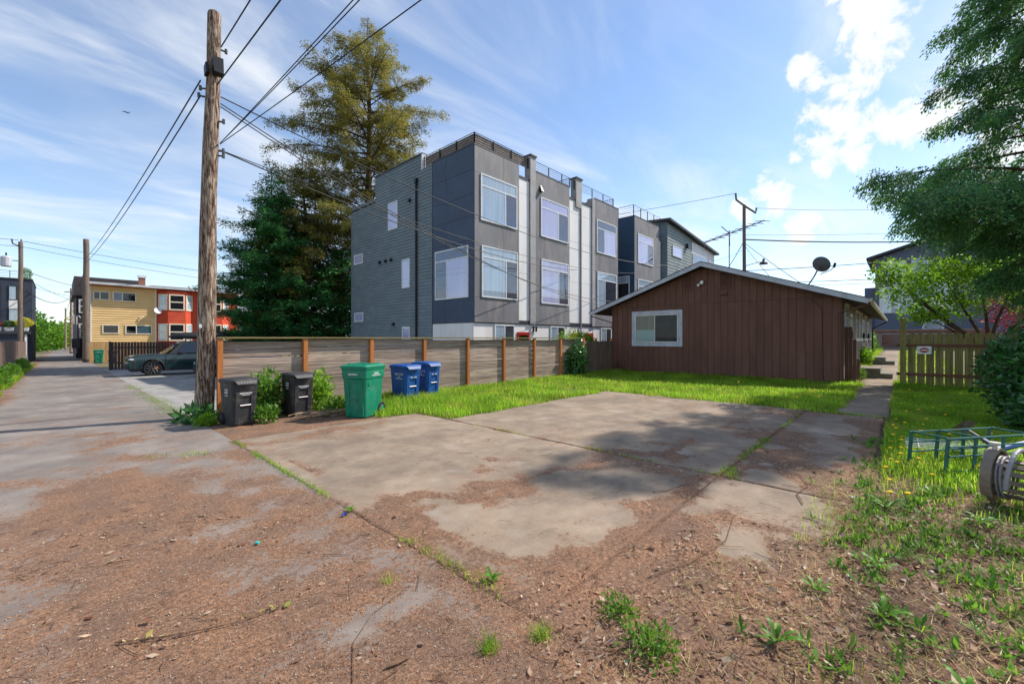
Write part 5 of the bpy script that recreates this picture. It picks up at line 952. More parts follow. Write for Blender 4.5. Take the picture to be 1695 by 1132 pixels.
# ------------------------------------------------------------ cars
M_carg = pmat('dark green car paint', (22, 54, 54), (18, 46, 48), scale=1, rough=.25, coat=.8, spec=.5)
M_carb = pmat('blue grey car paint', (46, 72, 92), (40, 64, 84), scale=1, rough=.25, coat=.8)
M_tyre = pmat('tyre rubber', (34, 34, 35), (28, 28, 29), rough=.85); M_plast = pmat('black car plastic', (30, 31, 33), rough=.6); M_head = pmat('head lamp', (236, 240, 244), rough=.15); M_amber = pmat('orange brake caliper', (214, 122, 30), rough=.4); M_cglass = glassmat('car glass', (70, 96, 96), .1)
def car(label, loc, mat, sc_=1., suv=True, box=True, rz=0):
    T = thing('parked_car', label, 'car', loc, None, rz, True); S = Matrix.Scale(sc_, 4)
    L_, wd = 4.9, .96; z0 = .36
    wx = (.98, 3.92)
    def arch(cx, r=.46, n=9): return [(cx + r * math.cos(math.pi * (1 - k / n)), .40 + r * math.sin(math.pi * (1 - k / n))) for k in range(n + 1)]
    low = [(.10, z0)] + [(.12, .40)] + arch(wx[0])[0:] + [(wx[0] + .48, z0)] + [(wx[1] - .48, z0)] + arch(wx[1]) + [(4.86, .40), (4.88, .8), (4.86, 1.12), (1.42, 1.14), (.9, 1.12), (.3, 1.07), (.06, .99), (.02, .72), (.04, .5)]
    n = len(low)
    def ring(y, ins, top=0): return [((p[0] - 2.45) * (1 - ins * .02) + 2.45, y, p[1]) for p in low]
    MB(S).loft([ring(-wd + .05, 1), ring(-wd, 0), ring(wd, 0), ring(wd - .05, 1)], False, False).build('body', mat, T)
    for s in (-1, 1):                                              # flank skin, stitched as fan strips between profile and sill line
        m = MB(S); top = [(.05, .96), (.3, 1.06), (1.0, 1.11), (1.42, 1.12), (2.4, 1.12), (3.4, 1.12), (4.86, 1.12)]
        def zt(x): return float(np.interp(x, [p[0] for p in top], [p[1] for p in top]))
        def zb(x):
            z = z0
            for c in wx:
                if abs(x - c) < .46: z = max(z, .40 + math.sqrt(.46 ** 2 - (x - c) ** 2))
            return z
        xs = sorted(set([.06, .1] + list(np.linspace(.1, 4.86, 60)) + [wx[0] - .459, wx[0] + .459, wx[1] - .459, wx[1] + .459])); vs = []; fs = []
        for x in xs:
            b_, t_ = zb(x), zt(x)
            for q in range(5):
                z = b_ + (t_ - b_) * q / 4; bul = .035 * math.sin(math.pi * min(1, max(0, (z - .3) / .85))); vs.append((x, s * (wd - .04 + bul + (0 if .2 < x < 4.7 else -.05)), z))
        for i in range(len(xs) - 1):
            for q in range(4): fs.append((i * 5 + q, (i + 1) * 5 + q, (i + 1) * 5 + q + 1, i * 5 + q + 1))
        m.add(vs, fs); m.build('side_panel', mat, T, smooth=True)
        # dark sill and arch lip
        MB(S).box(wx[0] + .5, wx[1] - .5, min(s * (wd - .1), s * (wd + .0)), max(s * (wd - .1), s * (wd + .0)), .25, .37).build('sill', M_plast, T)
        for c in wx: MB(S).tube([(c + .475 * math.cos(a), s * (wd - .02), .40 + .475 * math.sin(a)) for a in np.linspace(0, math.pi, 13)], .035, 6).build('arch_lip', M_plast, T)
        gl = [(1.62, 1.14), (2.2, 1.74), (4.55, 1.76), (4.82, 1.16)]
        MB(S).add([(x, s * (wd - .07 - (z - 1.12) * .36 - .012), z) for x, z in gl], [(0, 1, 2, 3)]).build('greenhouse_side', M_plast, T)
        for g in ([(1.9, 1.18), (2.3, 1.68), (2.92, 1.69), (2.92, 1.18)], [(2.98, 1.18), (2.98, 1.69), (3.82, 1.695), (3.86, 1.18)], [(3.94, 1.18), (3.9, 1.69), (4.48, 1.68), (4.66, 1.2)]): MB(S).add([(x, s * (wd - .07 - (z - 1.12) * .36 - .006), z) for x, z in g], [(0, 1, 2, 3)]).build('side_window', M_cglass, T)
        MB(S).box(2.0, 2.22, min(s * .97, s * 1.15), max(s * .97, s * 1.15), 1.12, 1.26).build('mirror', M_plast, T, bevel=.03)
        for c in wx:
            tr = MB(S).loft([[(c + r * math.cos(2 * math.pi * k / 28), s * (wd - .02 - q), .39 + r * math.sin(2 * math.pi * k / 28)) for k in range(28)] for q, r in ((.26, .33), (.24, .39), (.02, .39), (0, .36), (.012, .26), (.03, .25))]).build('wheel', M_tyre, T, smooth=False)
            rm = MB(S)
            for k in range(5):
                an = 2 * math.pi * k / 5 + .3; d = Vector((math.cos(an), 0, math.sin(an))); e = Vector((-d.z, 0, d.x)); o = Vector((c, s * (wd - .012), .39))
                for dd in (-.045, .045): rm.tube([o + d * .05 + e * dd, o + d * .245 + e * dd * 1.5], .02, 5)
            rm.tube([(c, s * (wd - .05), .39), (c, s * (wd + .0), .39)], .06, 10).build('rim', M_ins, tr); MB(S).add([(c + .07, s * (wd - .02), .33), (c + .2, s * (wd - .02), .33), (c + .2, s * (wd - .02), .48), (c + .07, s * (wd - .02), .48)], [(0, 1, 2, 3)]).build('caliper', M_amber, tr)
        MB(S).box(.04, .17, min(s * .55, s * .9), max(s * .55, s * .9), .86, .93).box(.06, .34, min(s * .9, s * .935), max(s * .9, s * .935), .86, .92).build('headlight', M_head, T); MB(S).box(2.86, 3.02, min(s * .955, s * .985), max(s * .955, s * .985), 1.02, 1.05).build('door_handle', mat, T)
        MB(S).box(1.55, 1.95, min(s * .95, s * .968), max(s * .95, s * .968), .83, .86).build('badge', M_ins, T)
        MB(S).box(1.50, 1.512, min(s * .94, s * .972), max(s * .94, s * .972), .42, 1.1).box(2.95, 2.962, min(s * .94, s * .972), max(s * .94, s * .972), .42, 1.1).box(3.75, 3.762, min(s * .94, s * .97), max(s * .94, s * .97), .9, 1.1).build('door_gap', M_plast, T)
    yb = lambda z: wd - .07 - (z - 1.12) * .36
    MB(S).loft([[(x, y_, z_) for y_, z_ in ((-yb(1.74), z - .07), (-yb(1.74) + .06, z - .01), (-.3, z + .02), (.3, z + .02), (yb(1.74) - .06, z - .01), (yb(1.74), z - .07))] for x, z in ((2.16, 1.74), (2.5, 1.795), (3.3, 1.82), (4.2, 1.805), (4.58, 1.77))]).build('roof', mat, T, smooth=True)
    MB(S).add([(1.45, -yb(1.12), 1.125), (1.45, yb(1.12), 1.125), (2.2, yb(1.72), 1.73), (2.2, -yb(1.72), 1.73)], [(0, 1, 2, 3)]).build('windscreen', M_cglass, T); MB(S).add([(4.84, -yb(1.12), 1.125), (4.84, yb(1.12), 1.125), (4.56, yb(1.72), 1.73), (4.56, -yb(1.72), 1.73)], [(3, 2, 1, 0)]).build('rear_window', M_cglass, T)
    MB(S).loft([[(x, y, z) for y in np.linspace(-.88, .88, 7)] + [(x, y, z - .02) for y in np.linspace(.88, -.88, 7)] for x, z in ((.05, .98), (.3, 1.08), (.95, 1.125), (1.5, 1.145))]).build('bonnet', mat, T, smooth=True)
    MB(S).box(.0, .1, -.88, .88, .38, .62).box(-.03, .06, -.8, .8, .4, .48).build('bumper', M_plast, T, bevel=.03)
    MB(S).box(.15, 4.8, -.8, .8, .25, .6).box(1.6, 4.7, -.75, .75, .6, 1.15).build('floor', M_plast, T)
    if box:
        b = MB(S).loft([[(x, yy * hw, z_) for yy, z_ in ((-1, 2.03), (-.92, 2.03 + hh * .75), (-.5, 2.03 + hh), (.5, 2.03 + hh), (.92, 2.03 + hh * .75), (1, 2.03), (.9, 2.03 - hh * .35), (-.9, 2.03 - hh * .35))] for x, hw, hh in ((1.75, .12, .05), (1.95, .34, .14), (2.4, .44, .26), (3.2, .46, .3), (4.1, .44, .28), (4.45, .36, .16))]).build('roof_box', M_plast, T, smooth=True)
        for x in (2.6, 3.7): MB(S).tube([(x, -.66, 1.76), (x, -.64, 1.9), (x, .64, 1.9), (x, .66, 1.76)], .025, 6).build('roof_bar', M_plast, T)
    return T
car('dark green sport utility car with a black roof box parked on the gravel court', (2.36, 29.5, float(gz(3, 29.5))), M_carg, 1.0)
car('blue grey car mostly hidden behind the utility pole and board fence', (4.62, 25.6, float(gz(3, 25.6)) - .03), M_carb, .78, box=False)
# faint rows of pavers in the court
PVR = bpy.data.objects.new('paver_strip', None); col.objects.link(PVR); struct(PVR, 'strip of grey pavers in the parking court'); pm = None
for i in range(11):
    for j in range(24):
        if pm is None:
            pm = MB().box(-.19, .19, -.12, .12, 0, .02).build('paver', M_paver, PVR); o = pm
        else: o = pm.copy(); col.objects.link(o)
        X, Y = 3.3 + i * .4 + (.2 if j % 2 else 0), 12.9 + j * .26; o.location = (X, Y, float(gz(X, Y)) - .010 + random.uniform(-.003, .003)); o.parent = PVR
# ------------------------------------------------------------ trees
M_bark = pmat('conifer bark', (98, 74, 58), (66, 50, 42), scale=4, rough=.95, stretch=(4, 4, .4), bump=.7, bscale=10)
def conifer(name, label, base, H, prof, nb, per, ln, wd, mat, r0, zmin=.12, rise=.25, droop=.45, side=.34, hang=.15, seed=3, bias=None, dens=1.5, bare=.18, lmin=.62):
    g = np.random.default_rng(seed); T = thing(name, label, 'tree', base); b = np.array(base, float)
    m = MB(); pts = [(b[0] + .1 * math.sin(k), b[1] + .1 * math.cos(k * 1.7), b[2] + H * k / 12) for k in range(13)]; m.tube(pts, [max(.03, r0 * (1 - k / 12.3)) for k in range(13)], 10); m.build('trunk', M_bark, T, smooth=True)
    br = MB(); Cs, Ds, Ns = [], [], []
    for i in range(nb):
        t = zmin + (1 - zmin) * (i + g.random()) / nb; t = min(t, .985); az = i * 2.39996 + g.normal(0, .35)
        L_ = prof(t) * g.uniform(lmin, 1.12)
        if bias is not None: L_ *= bias(az, t)
        if L_ < .15: continue
        o = b + np.array([0, 0, H * t]); d = np.array([math.cos(az), math.sin(az), 0]); s_ = np.array([-math.sin(az), math.cos(az), 0]); up = np.array([0, 0, 1.]); ri = rise * g.uniform(.4, 1.4); dr = droop * g.uniform(.6, 1.3); bend = g.normal(0, .12)
        P = lambda s: o + np.outer(s * L_, d) + np.outer(L_ * (ri * s - dr * s * s), up) + np.outer(bend * L_ * s * s, s_)
        br.tube([tuple(q) for q in P(np.linspace(0, .93, 6))], list(np.linspace(max(.014, .018 * L_ ** .8), .006, 6)), 4)
        # secondary twigs
        n2 = max(5, int(per * L_)); s2 = bare + (1 - bare) * g.random(n2) ** .8; sd = g.choice([-1, 1], n2); l2 = side * L_ * (1.12 - s2) * g.uniform(.5, 1.2, n2) + .12
        A = P(s2) + np.outer(g.normal(0, .05, n2), up) * L_ ** .5; tw = unit(d[None] * g.uniform(.35, .8, n2)[:, None] + s_[None] * (sd * g.uniform(.55, 1, n2))[:, None] + up[None] * (-hang + g.normal(0, .16, n2))[:, None])
        k = np.maximum(3, (l2 * dens / ln * 1.6).astype(int)); idx = np.repeat(np.arange(n2), k); q = g.random(len(idx)) ** .8
        C = A[idx] + tw[idx] * (l2[idx] * q)[:, None] - up[None] * (hang * l2[idx] * q * q)[:, None] + g.normal(0, .05 + .2 * ln, (len(idx), 3))
        sl = np.cross(tw[idx], up); D = unit(tw[idx] * .8 + sl * g.normal(0, .55, len(idx))[:, None] + up[None] * (g.normal(-.05, .28, len(idx)) - hang)[:, None])
        Cs.append(C); Ds.append(D); Ns.append(unit(up[None] + g.normal(0, .45, (len(idx), 3))))
    br.build('branches', M_bark, T)
    C = np.concatenate(Cs); D = np.concatenate(Ds); Nn = np.concatenate(Ns); n = len(C)
    V, F = leaf_arrays(C, D, Nn, ln * g.uniform(.6, 1.4, n), wd * g.uniform(.6, 1.3, n), .5)
    np_obj('crown', V, F, mat, T); print(name, 'leaves', n); return T
M_redw = leafmat('redwood spray', [(120, 128, 56), (144, 140, 64), (100, 116, 56), (152, 132, 66), (118, 108, 58), (126, 138, 58)], trans=.4, rough=.7)
M_fir = leafmat('dark fir spray', [(42, 100, 56), (56, 120, 62), (34, 84, 50), (84, 136, 62), (46, 106, 58)], trans=.2, rough=.6)
M_ced = leafmat('cedar spray', [(68, 120, 80), (88, 142, 86), (54, 104, 74), (126, 172, 76), (74, 126, 86), (116, 108, 72)], trans=.35, rough=.6)
pr = lambda ts, rs: (lambda t: float(np.interp(t, ts, rs)))
conifer('redwood_tree', 'tall olive brown redwood towering behind the townhouse', (17.2, 31.9, -.3), 28.2, pr([.1, .2, .35, .55, .72, .82, .88, .93, .97, 1], [4.5, 6.2, 7.0, 6.8, 6.2, 5.0, 3.5, 1.8, .8, .2]), 190, 20, .17, .055, M_redw, .5, .14, .42, .28, .24, .16, 5, dens=2.6, lmin=.48)
conifer('fir_tree', 'dense dark green fir left of the redwood', (10.0, 31.6, -.2), 13.6, pr([0, .1, .3, .6, .85, 1], [4.1, 4.4, 4.1, 3.0, 1.3, .15]), 230, 15, .2, .07, M_fir, .28, .06, .4, .24, .36, .03, 8, dens=3.0, bare=.1, lmin=.5)
conifer('conifer_tree', 'shaggy olive conifer between the dark fir and the townhouse', (12.4, 32.6, -.2), 15.5, pr([0, .12, .4, .6, .85, 1], [2.5, 4.2, 4.6, 4.2, 2.2, .3]), 160, 14, .2, .07, M_redw, .3, .12, .2, .34, .34, .16, 9, dens=2.8)
conifer('conifer_tree', 'low dark conifer with bare lower trunks beside the townhouse wall', (14.0, 29.6, -.2), 8.5, pr([0, .2, .5, .8, 1], [1.6, 3.2, 3.3, 2.0, .3]), 110, 13, .24, .11, M_fir, .2, .16, .2, .3, .34, .12, 12, dens=1.8)
def cb(az, t):
    k = math.cos(az - R(133))
    if t < .31 and k > .1: return .4
    if .315 < t < .41 and k > .5: return 1.3 if t < .37 else 1.6
    return 1.1 if k > 0 else .85
conifer('cedar_tree', 'big drooping cedar overhanging the lawn at the right edge', (19.4, -3.1, 0), 17.5, pr([0, .16, .2, .25, .32, .36, .42, .5, .62, .75, .9, 1], [2.2, 2.8, 3.2, 3.7, 4.3, 4.3, 2.9, 2.3, 2.4, 2.0, 1.2, .2]), 134, 36, .105, .044, M_ced, .42, .155, .24, .34, .40, .40, 23, bias=cb, dens=3.0, lmin=.5)
# leafy trees and shrubs
M_map = leafmat('bright maple leaf', [(92, 140, 28), (122, 168, 40), (76, 122, 28), (146, 182, 60)], trans=.5, rough=.5)
M_lau = leafmat('glossy laurel leaf', [(44, 88, 40), (58, 108, 48), (76, 126, 58), (38, 76, 46)], trans=.2, rough=.32, spec=.5)
mt = thing('maple_tree', 'small bright green maple with forked dark limbs behind the mossy pickets', 'tree', (23.0, -2.4, 0))
for lobe in ((21.3, -.15, 3.5, .85, .85, .6), (21.9, -.9, 4.1, 1.1, 1.1, .75), (22.6, -1.9, 4.2, 1.2, 1.2, .8), (22.3, -1.3, 3.0, 1.0, 1.0, .6), (23.4, -2.9, 3.9, 1.3, 1.2, .9), (21.2, .35, 4.2, .6, .6, .5), (23.5, -3.8, 3.3, 1.1, 1.1, .8), (22.0, -.6, 2.6, .7, .7, .35)):
    n = int(900 * lobe[3] * lobe[4] * lobe[5] ** .5 + 300); bush('leaves', '', '', lobe[:3], lobe[3:], n, M_map, .13, parent=mt, shell=.1, jag=.35)
m = MB(); tb = Vector((23.0, -2.4, 0)); fk = Vector((22.95, -2.35, 1.5)); m.tube([tb, tb.lerp(fk, .5) + Vector((.05, .02, 0)), fk], [.13, .11, .1], 9)
for e in ((21.5, -.3, 3.3), (22.0, -.9, 2.4), (22.2, -1.2, 3.9), (22.8, -2.1, 4.0), (23.5, -3.0, 3.7), (23.6, -3.9, 3.2), (21.2, .2, 4.0)):
    e = Vector(e); md = fk.lerp(e, .45) + Vector((random.uniform(-.2, .2), random.uniform(-.2, .2), -.12)); m.tube([fk - Vector((0, 0, .1)), md, e], [.065, .045, .012], 6)
    for q in range(4): f_ = md.lerp(e, random.random()); m.tube([f_, f_ + Vector((random.uniform(-.5, .5), random.uniform(-.5, .5), random.uniform(-.1, .45)))], [.018, .006], 4)
m.build('trunk', M_bark, mt)
bush('red_maple', 'dark red leaved maple behind the bright green maple', 'tree', (27.5, -4.4, 3.0), (2.0, 2.0, 1.3), 4200, M_redf, .13, shell=.15, trunk=((27.5, -4.4, .2), (27.5, -4.4, 2.2), .1))
bush('laurel_shrub', 'dark glossy laurel shrub at the right edge before the pickets', 'shrub', (13.5, -2.15, .95), (.85, .9, 1.05), 6000, M_lau, .13, shell=.35, jag=.3, trunk=((13.5, -2.15, 0), (13.5, -2.15, .8), .05))
bush('laurel_shrub', 'low spreading shrub at the foot of the laurel', 'shrub', (12.3, -2.1, .32), (.7, .65, .42), 2200, M_lau, .12, shell=.3, jag=.3)
bush('vine', 'leafy dark vine climbing the last bay of the board fence', 'vine', (16.2, 10.95, .75), (.75, .28, .85), 2400, M_lau, .12, shell=.2, jag=.4)
bush('shrub', 'pale green shrub peeping over the board fence by the red doors', 'shrub', (18.4, 12.4, 1.65), (1.5, .5, .5), 2400, M_map, .09, shell=.15, jag=.5)
bush('weed_bush', 'lush leafy weeds between the two black bins', 'weeds', (3.18, 10.6, .42), (.42, .34, .5), 1100, M_weed, .13, shell=.15, jag=.5)
bush('weed_bush', 'lush leafy weeds right of the second black bin', 'weeds', (4.4, 10.65, .38), (.32, .3, .5), 900, M_map, .11, shell=.15, jag=.5)
bush('weed_bush', 'small leafy weed before the first black bin', 'weeds', (2.95, 9.75, .16), (.24, .2, .22), 260, M_weed, .1, shell=.1, jag=.4)
bush('weed_bush', 'low weeds left of the green cart', 'weeds', (4.5, 9.75, .15), (.42, .3, .22), 500, M_weed, .1, shell=.1, jag=.4)
bush('weed_bush', 'broad leafed weeds at the foot of the utility pole', 'weeds', (1.98, 11.0, .1), (.34, .3, .16), 150, M_lau, .2, shell=.1, jag=.3)
bush('weed_bush', 'pale weeds in front of the utility pole weeds', 'weeds', (2.05, 10.4, .06), (.26, .22, .12), 260, M_map, .09, shell=.1, jag=.3)
bush('weed_bush', 'leafy plant by the farther stoop', 'weeds', (30.3, 1.4, .75), (.6, .3, .5), 500, M_map, .16, shell=.1); bush('weed_bush', 'leafy plant beside the nearer stoop', 'weeds', (22.2, 1.35, .3), (.5, .3, .3), 400, M_weed, .13, shell=.1); bush('weed_bush', 'tall green plants at the far corner of the brown house', 'weeds', (45, 2.0, 1.4), (1.6, .6, 1.0), 900, M_weed, .2, shell=.1)
# far growth down the alley
for k, (X, Y, z, r, mt_, lb, nm) in enumerate(((-6, 150, 3, (5.5, 5, 5.5), M_weed, 'round green tree left of the far alley', 'far_tree'), (-1.5, 190, 2, (5, 5, 4), M_map, 'light green tree closing the far alley', 'far_tree'), (6.5, 125, 6, (4.2, 4, 3.6), M_yel, 'yellow flowering tree behind the brown building', 'far_tree'), (-14, 230, 4, (9, 8, 8), M_fir, 'dark green tree far beyond the alley', 'far_tree'), (9, 210, 3, (8, 8, 6), M_weed, 'green tree at the right of the far alley', 'far_tree'), (-5, 290, 2, (9, 8, 7), M_shr, 'dim green tree at the end of the alley', 'far_tree'), (16, 300, 3, (12, 8, 9), M_shr, 'wide dim tree far right of the alley', 'far_tree'))):
    bush(nm, lb, 'tree', (X, Y, z), r, 2600, mt_, .9 if r[0] > 4.5 else .6, shell=.5, jag=.4, trunk=((X, Y, -3.5), (X, Y, z), .3), group='trees at the far end of the alley')
hl = MB(); pts = []
for k in range(61):
    X = -1500 + 75 * k; pts.append((X, 1500 + 120 * math.sin(k * .7), 26 + 14 * math.sin(k * .31) + 7 * math.sin(k * .9)))
for k in range(60):
    a, b = pts[k], pts[k + 1]; hl.add([(a[0], a[1] - 350, -20), (b[0], b[1] - 350, -20), b, a, (a[0], a[1] + 300, -20), (b[0], b[1] + 300, -20)], [(0, 1, 2, 3), (3, 2, 5, 4)])
struct(hl.build('hills', pmat('far wooded hills', (84, 104, 96), (66, 90, 78), scale=.02, rough=1)), 'low blue green hills on the horizon')
fh = thing('far_house', 'small house with a red brown roof far down the alley', 'house', (4.2, 150, -1.5)); MB().box(3, 8, 150, 156, -2, 3).build('wall', M_white, fh); MB().prism([(149.5, 3), (156.5, 3), (153, 6)], 'x', 2.6, 8.4).build('roof', M_brick, fh); window(fh, FR((3, 150, 0), (1, 0, 0), (0, 1, 0)), .8, 2, .5, 2, (.5,))
# ------------------------------------------------------------ grey house and fence at the end of the path
M_bgrey = pmat('blue grey lap siding', (98, 106, 124), (88, 96, 114), scale=.6, rough=.6)
Gh = thing('grey_house', 'blue grey three storey house with white windows beyond the path', 'house', (59, 0, .9))
MB().box(59.03, 70, -12, 2.0, .5, 10.2).box(59.6, 68, 2.0, 2.9, .5, 7.2).build('wall', M_bgrey, Gh); MB().prism([(-12, 10.2), (2.0, 10.2), (-2.8, 11.7)], 'x', 59.03, 70).build('gable', M_bgrey, Gh)
GM = FR((59, 2.0, 0), (0, -1, 0), (1, 0, 0)); panels(Gh, GM, (0, 3.2, 6.4, 9.6, 13.9), (.6, 2.0, 3.4, 4.6, 7.2, 10.1), M_bgrey, name='siding_panel')
for a0, a1, c0, c1, v_, t_ in ((.45, 1.3, 4.5, 7.0, (), .65), (1.5, 5.6, 4.5, 7.4, (.72,), .72), (.9, 2.3, 8.0, 9.6, (), None), (2.9, 3.9, 8.2, 9.7, (), None), (3.7, 5.0, 2.2, 3.5, (), None)): window(Gh, FR((58.976, 2.0, 0), (0, -1, 0), (1, 0, 0)), a0, a1, c0, c1, v_, t_, fw=.12, backs=[M_blindg, M_blind][:len(v_) + 1])
MB().add([(58.4, 2.7, 10.05), (70.5, 2.7, 10.05), (70.5, -2.8, 11.75), (58.4, -2.8, 11.75), (58.4, 2.7, 10.3), (70.5, 2.7, 10.3), (70.5, -2.8, 12.0), (58.4, -2.8, 12.0)], [(0,3,2,1),(4,5,6,7),(0,1,5,4),(1,2,6,5),(2,3,7,6),(3,0,4,7)]).add([(58.4, -12.6, 9.9), (70.5, -12.6, 9.9), (70.5, -2.8, 11.75), (58.4, -2.8, 11.75), (58.4, -12.6, 10.1), (70.5, -12.6, 10.1), (70.5, -2.8, 12.0), (58.4, -2.8, 12.0)], [(0,1,2,3),(4,7,6,5),(0,4,5,1),(1,5,6,2),(2,6,7,3),(3,7,4,0)]).build('roof', M_coping, Gh)
bw_ = thing('brick_wall', 'low brick wall behind the chain link gate', 'wall', (54, 0, .8))
MB().box(54.0, 54.25, -6, 5, .4, 2.6).build('core', pmat('brick mortar', (150, 128, 112), rough=.95), bw_)
pm = None; M_brk = pmat('wall brick', (146, 98, 80), (120, 82, 68), scale=5, rough=.9, orand=.15)
for r_ in range(9):
    for c_ in range(26):
        if pm is None: pm = MB().box(-.02, .0, -.2, .2, -.1, .1).build('brick', M_brk); o = pm; o.parent = bw_
        else: o = pm.copy(); col.objects.link(o); o.parent = bw_
        o.location = (54.0 - 54, -5.7 + c_ * .415 + (.2 if r_ % 2 else 0), .62 + r_ * .22 - .8)
cl = thing('chain_link_fence', 'chain link fence with a rounded gate at the end of the path', 'fence', (51.5, 0, .78)); M_galv = pmat('galvanised steel', (158, 160, 162), rough=.45, metal=.5)
for y0, y1 in ((2.9, 1.45), (1.35, -.75), (-.85, -4)):
    fm = MB().tube([(51.5, y0, .6), (51.5, y0, 2.05), (51.5, y0 - .1, 2.15), (51.5, y1 + .1, 2.15), (51.5, y1, 2.05), (51.5, y1, .6)], .04, 6).tube([(51.5, y0, .85), (51.5, y1, .85)], .03, 5).build('frame', M_galv, cl); m = MB(); y = y0; 
    while y > y1 - 1.3:
        for sg_ in (1, -1):
            ya_, yb_ = (y, y - 1.3) if sg_ > 0 else (y - 1.3, y); q0, q1 = Vector((51.5, ya_, .85)), Vector((51.5, yb_, 2.13)); 
            def cut(p, q):
                ts = [0, 1]
                d = q.y - p.y
                for lim in (y0, y1): ts.append((lim - p.y) / d)
                ok = sorted(t for t in ts if -1e-6 <= t <= 1 + 1e-6 and y1 - 1e-6 <= p.y + d * t <= y0 + 1e-6)
                return (p.lerp(q, ok[0]), p.lerp(q, ok[-1])) if len(ok) > 1 and ok[-1] - ok[0] > .02 else None
            c2 = cut(q0, q1)
            if c2: m.tube(c2, .006, 3, cap=False)
        y -= .13
    m.build('mesh', M_galv, fm)

# ------------------------------------------------------------ things lying in the side lawn
M_rack = pmat('green painted steel', (44, 104, 96), (36, 86, 80), scale=4, rough=.5, dirt=((100, 84, 66), 6, .58, .74, .6))
rk = thing('metal_rack', 'green metal rack lying on its side in the grass', 'rack', (7.69, -.42, 0)); u2 = Vector((.80, -.6, 0)); v2 = Vector((.6, .80, 0)); o2 = Vector((7.69, -.42, 0))
def rp(a, b, z): return o2 + u2 * a + v2 * b + Vector((0, 0, z))
for b in (0, .42):
    for a in (0, .46, .92, 1.38):
        q = MB(); p_ = rp(a, b, 0); t_ = rp(a + .05, b, .46); 
        q.add([p_ - u2 * .028, p_ + u2 * .028, p_ + u2 * .028 + v2 * .012, p_ - u2 * .028 + v2 * .012, t_ - u2 * .028, t_ + u2 * .028, t_ + u2 * .028 + v2 * .012, t_ - u2 * .028 + v2 * .012], [(0,3,2,1),(4,5,6,7),(0,1,5,4),(1,2,6,5),(2,3,7,6),(3,0,4,7)]); q.build('upright', M_rack, rk)
    for z in ((.47, .36, .24, .05) if b == 0 else (.47, .33, .2)):
        MB().tube([rp(0 if z > .4 else .05, b - .008, z), rp(.7, b - .008, z - .004), rp(1.5, b - .008, z)], .012, 6).build('rail', M_rack, rk)
for a in (.05, .5, 1.43): MB().tube([rp(a, -.01, .472), rp(a, .43, .472)], .012, 6).build('crossbar', M_rack, rk)
M_reel = pmat('beige hose reel plastic', (136, 122, 106), (116, 103, 90), scale=5, rough=.55, dirt=((86, 72, 58), 7, .55, .75, .6)); M_hose = pmat('grey hose', (140, 138, 142), rough=.5)
rl = thing('hose_reel', 'beige plastic hose reel tipped over at the right edge', 'hose reel', (6.85, -.95, 0)); axd = Vector((-.35, -.935, 0)); rd = Vector((.935, -.35, 0)); c0_ = Vector((6.78, -.72, .29))
def rpt(s, r, an): return c0_ + axd * s + (rd * math.cos(an) + Vector((0, 0, 1)) * math.sin(an)) * r
arc = np.linspace(R(-35), R(215), 22)
def archloft(r, s0, s1, th): return [[rpt(s0, r, a), rpt(s1, r, a), rpt(s1, r - th, a), rpt(s0, r - th, a)] for a in arc]
MB().loft(archloft(.30, -.02, .06, .03)).build('side_arch', M_reel, rl, smooth=False); MB().loft([[rpt(s, .272, a) for a in np.linspace(0, 2 * math.pi, 28)[:-1]] for s in (.0, .02)]).build('side_plate', M_reel, rl)
for k in range(14):
    an = 2 * math.pi * k / 14; MB().add([rpt(s, r, an + da) for s in (.022, .3) for r, da in ((.2, -.12), (.2, .12), (.185, .12), (.185, -.12))], [(0,1,2,3),(4,7,6,5),(0,4,5,1),(1,5,6,2),(2,6,7,3),(3,7,4,0)]).build('drum_slat', M_reel, rl)
for k in range(2): MB().tube([rpt(.05 + .03 * k + .05 * a / 6.3, .215, a) for a in np.linspace(0, 6.2, 20)], .012, 5).build('hose', M_hose, rl)
MB().loft([[rpt(s, r, a) for a in np.linspace(0, 2 * math.pi, 36)[:-1]] for s, r in ((.3, .26), (.31, .275), (.335, .275), (.345, .265), (.335, .24), (.33, .05))]).build('end_disc', M_reel, rl)
MB().tube([rpt(.17 + .02 * math.sin(a), .31, a) for a in np.linspace(R(-10), R(190), 20)], .02, 7).build('guide_hoop', M_hose, rl); MB().box(-.05, .05, -.05, .05, -.02, .02).v
MB(Matrix.Translation(rpt(.03, .32, R(100)))).tube([(0, 0, -.05), (0, 0, .03)], .02, 8).tube([(0, 0, .03), (0, 0, .05)], .045, 12).build('knob', M_gut, rl)
MB().tube([rpt(-.005, .0, 0), rpt(-.04, 0, 0)], .06, 12).build('hub', M_reel, rl)
wg_ = thing('wire_grid', 'white wire grid lying flat on the grass before the laurel', 'wire grid', (9.6, -.4, .1)); M_wgrid = pmat('white coated wire', (214, 214, 210), rough=.5)
for k in range(7): MB().tube([(8.75 + .13 * k, -.05 - .0 * k, .11 + .012 * math.sin(k)), (9.15 + .13 * k, -.95, .10)], .006, 4).build('rod', M_wgrid, wg_)
for k in range(2): MB().tube([(8.8 + .3 * k, -.2 - .6 * k, .115), (9.65 + .3 * k, -.2 - .6 * k, .11)], .006, 4).build('rod', M_wgrid, wg_)
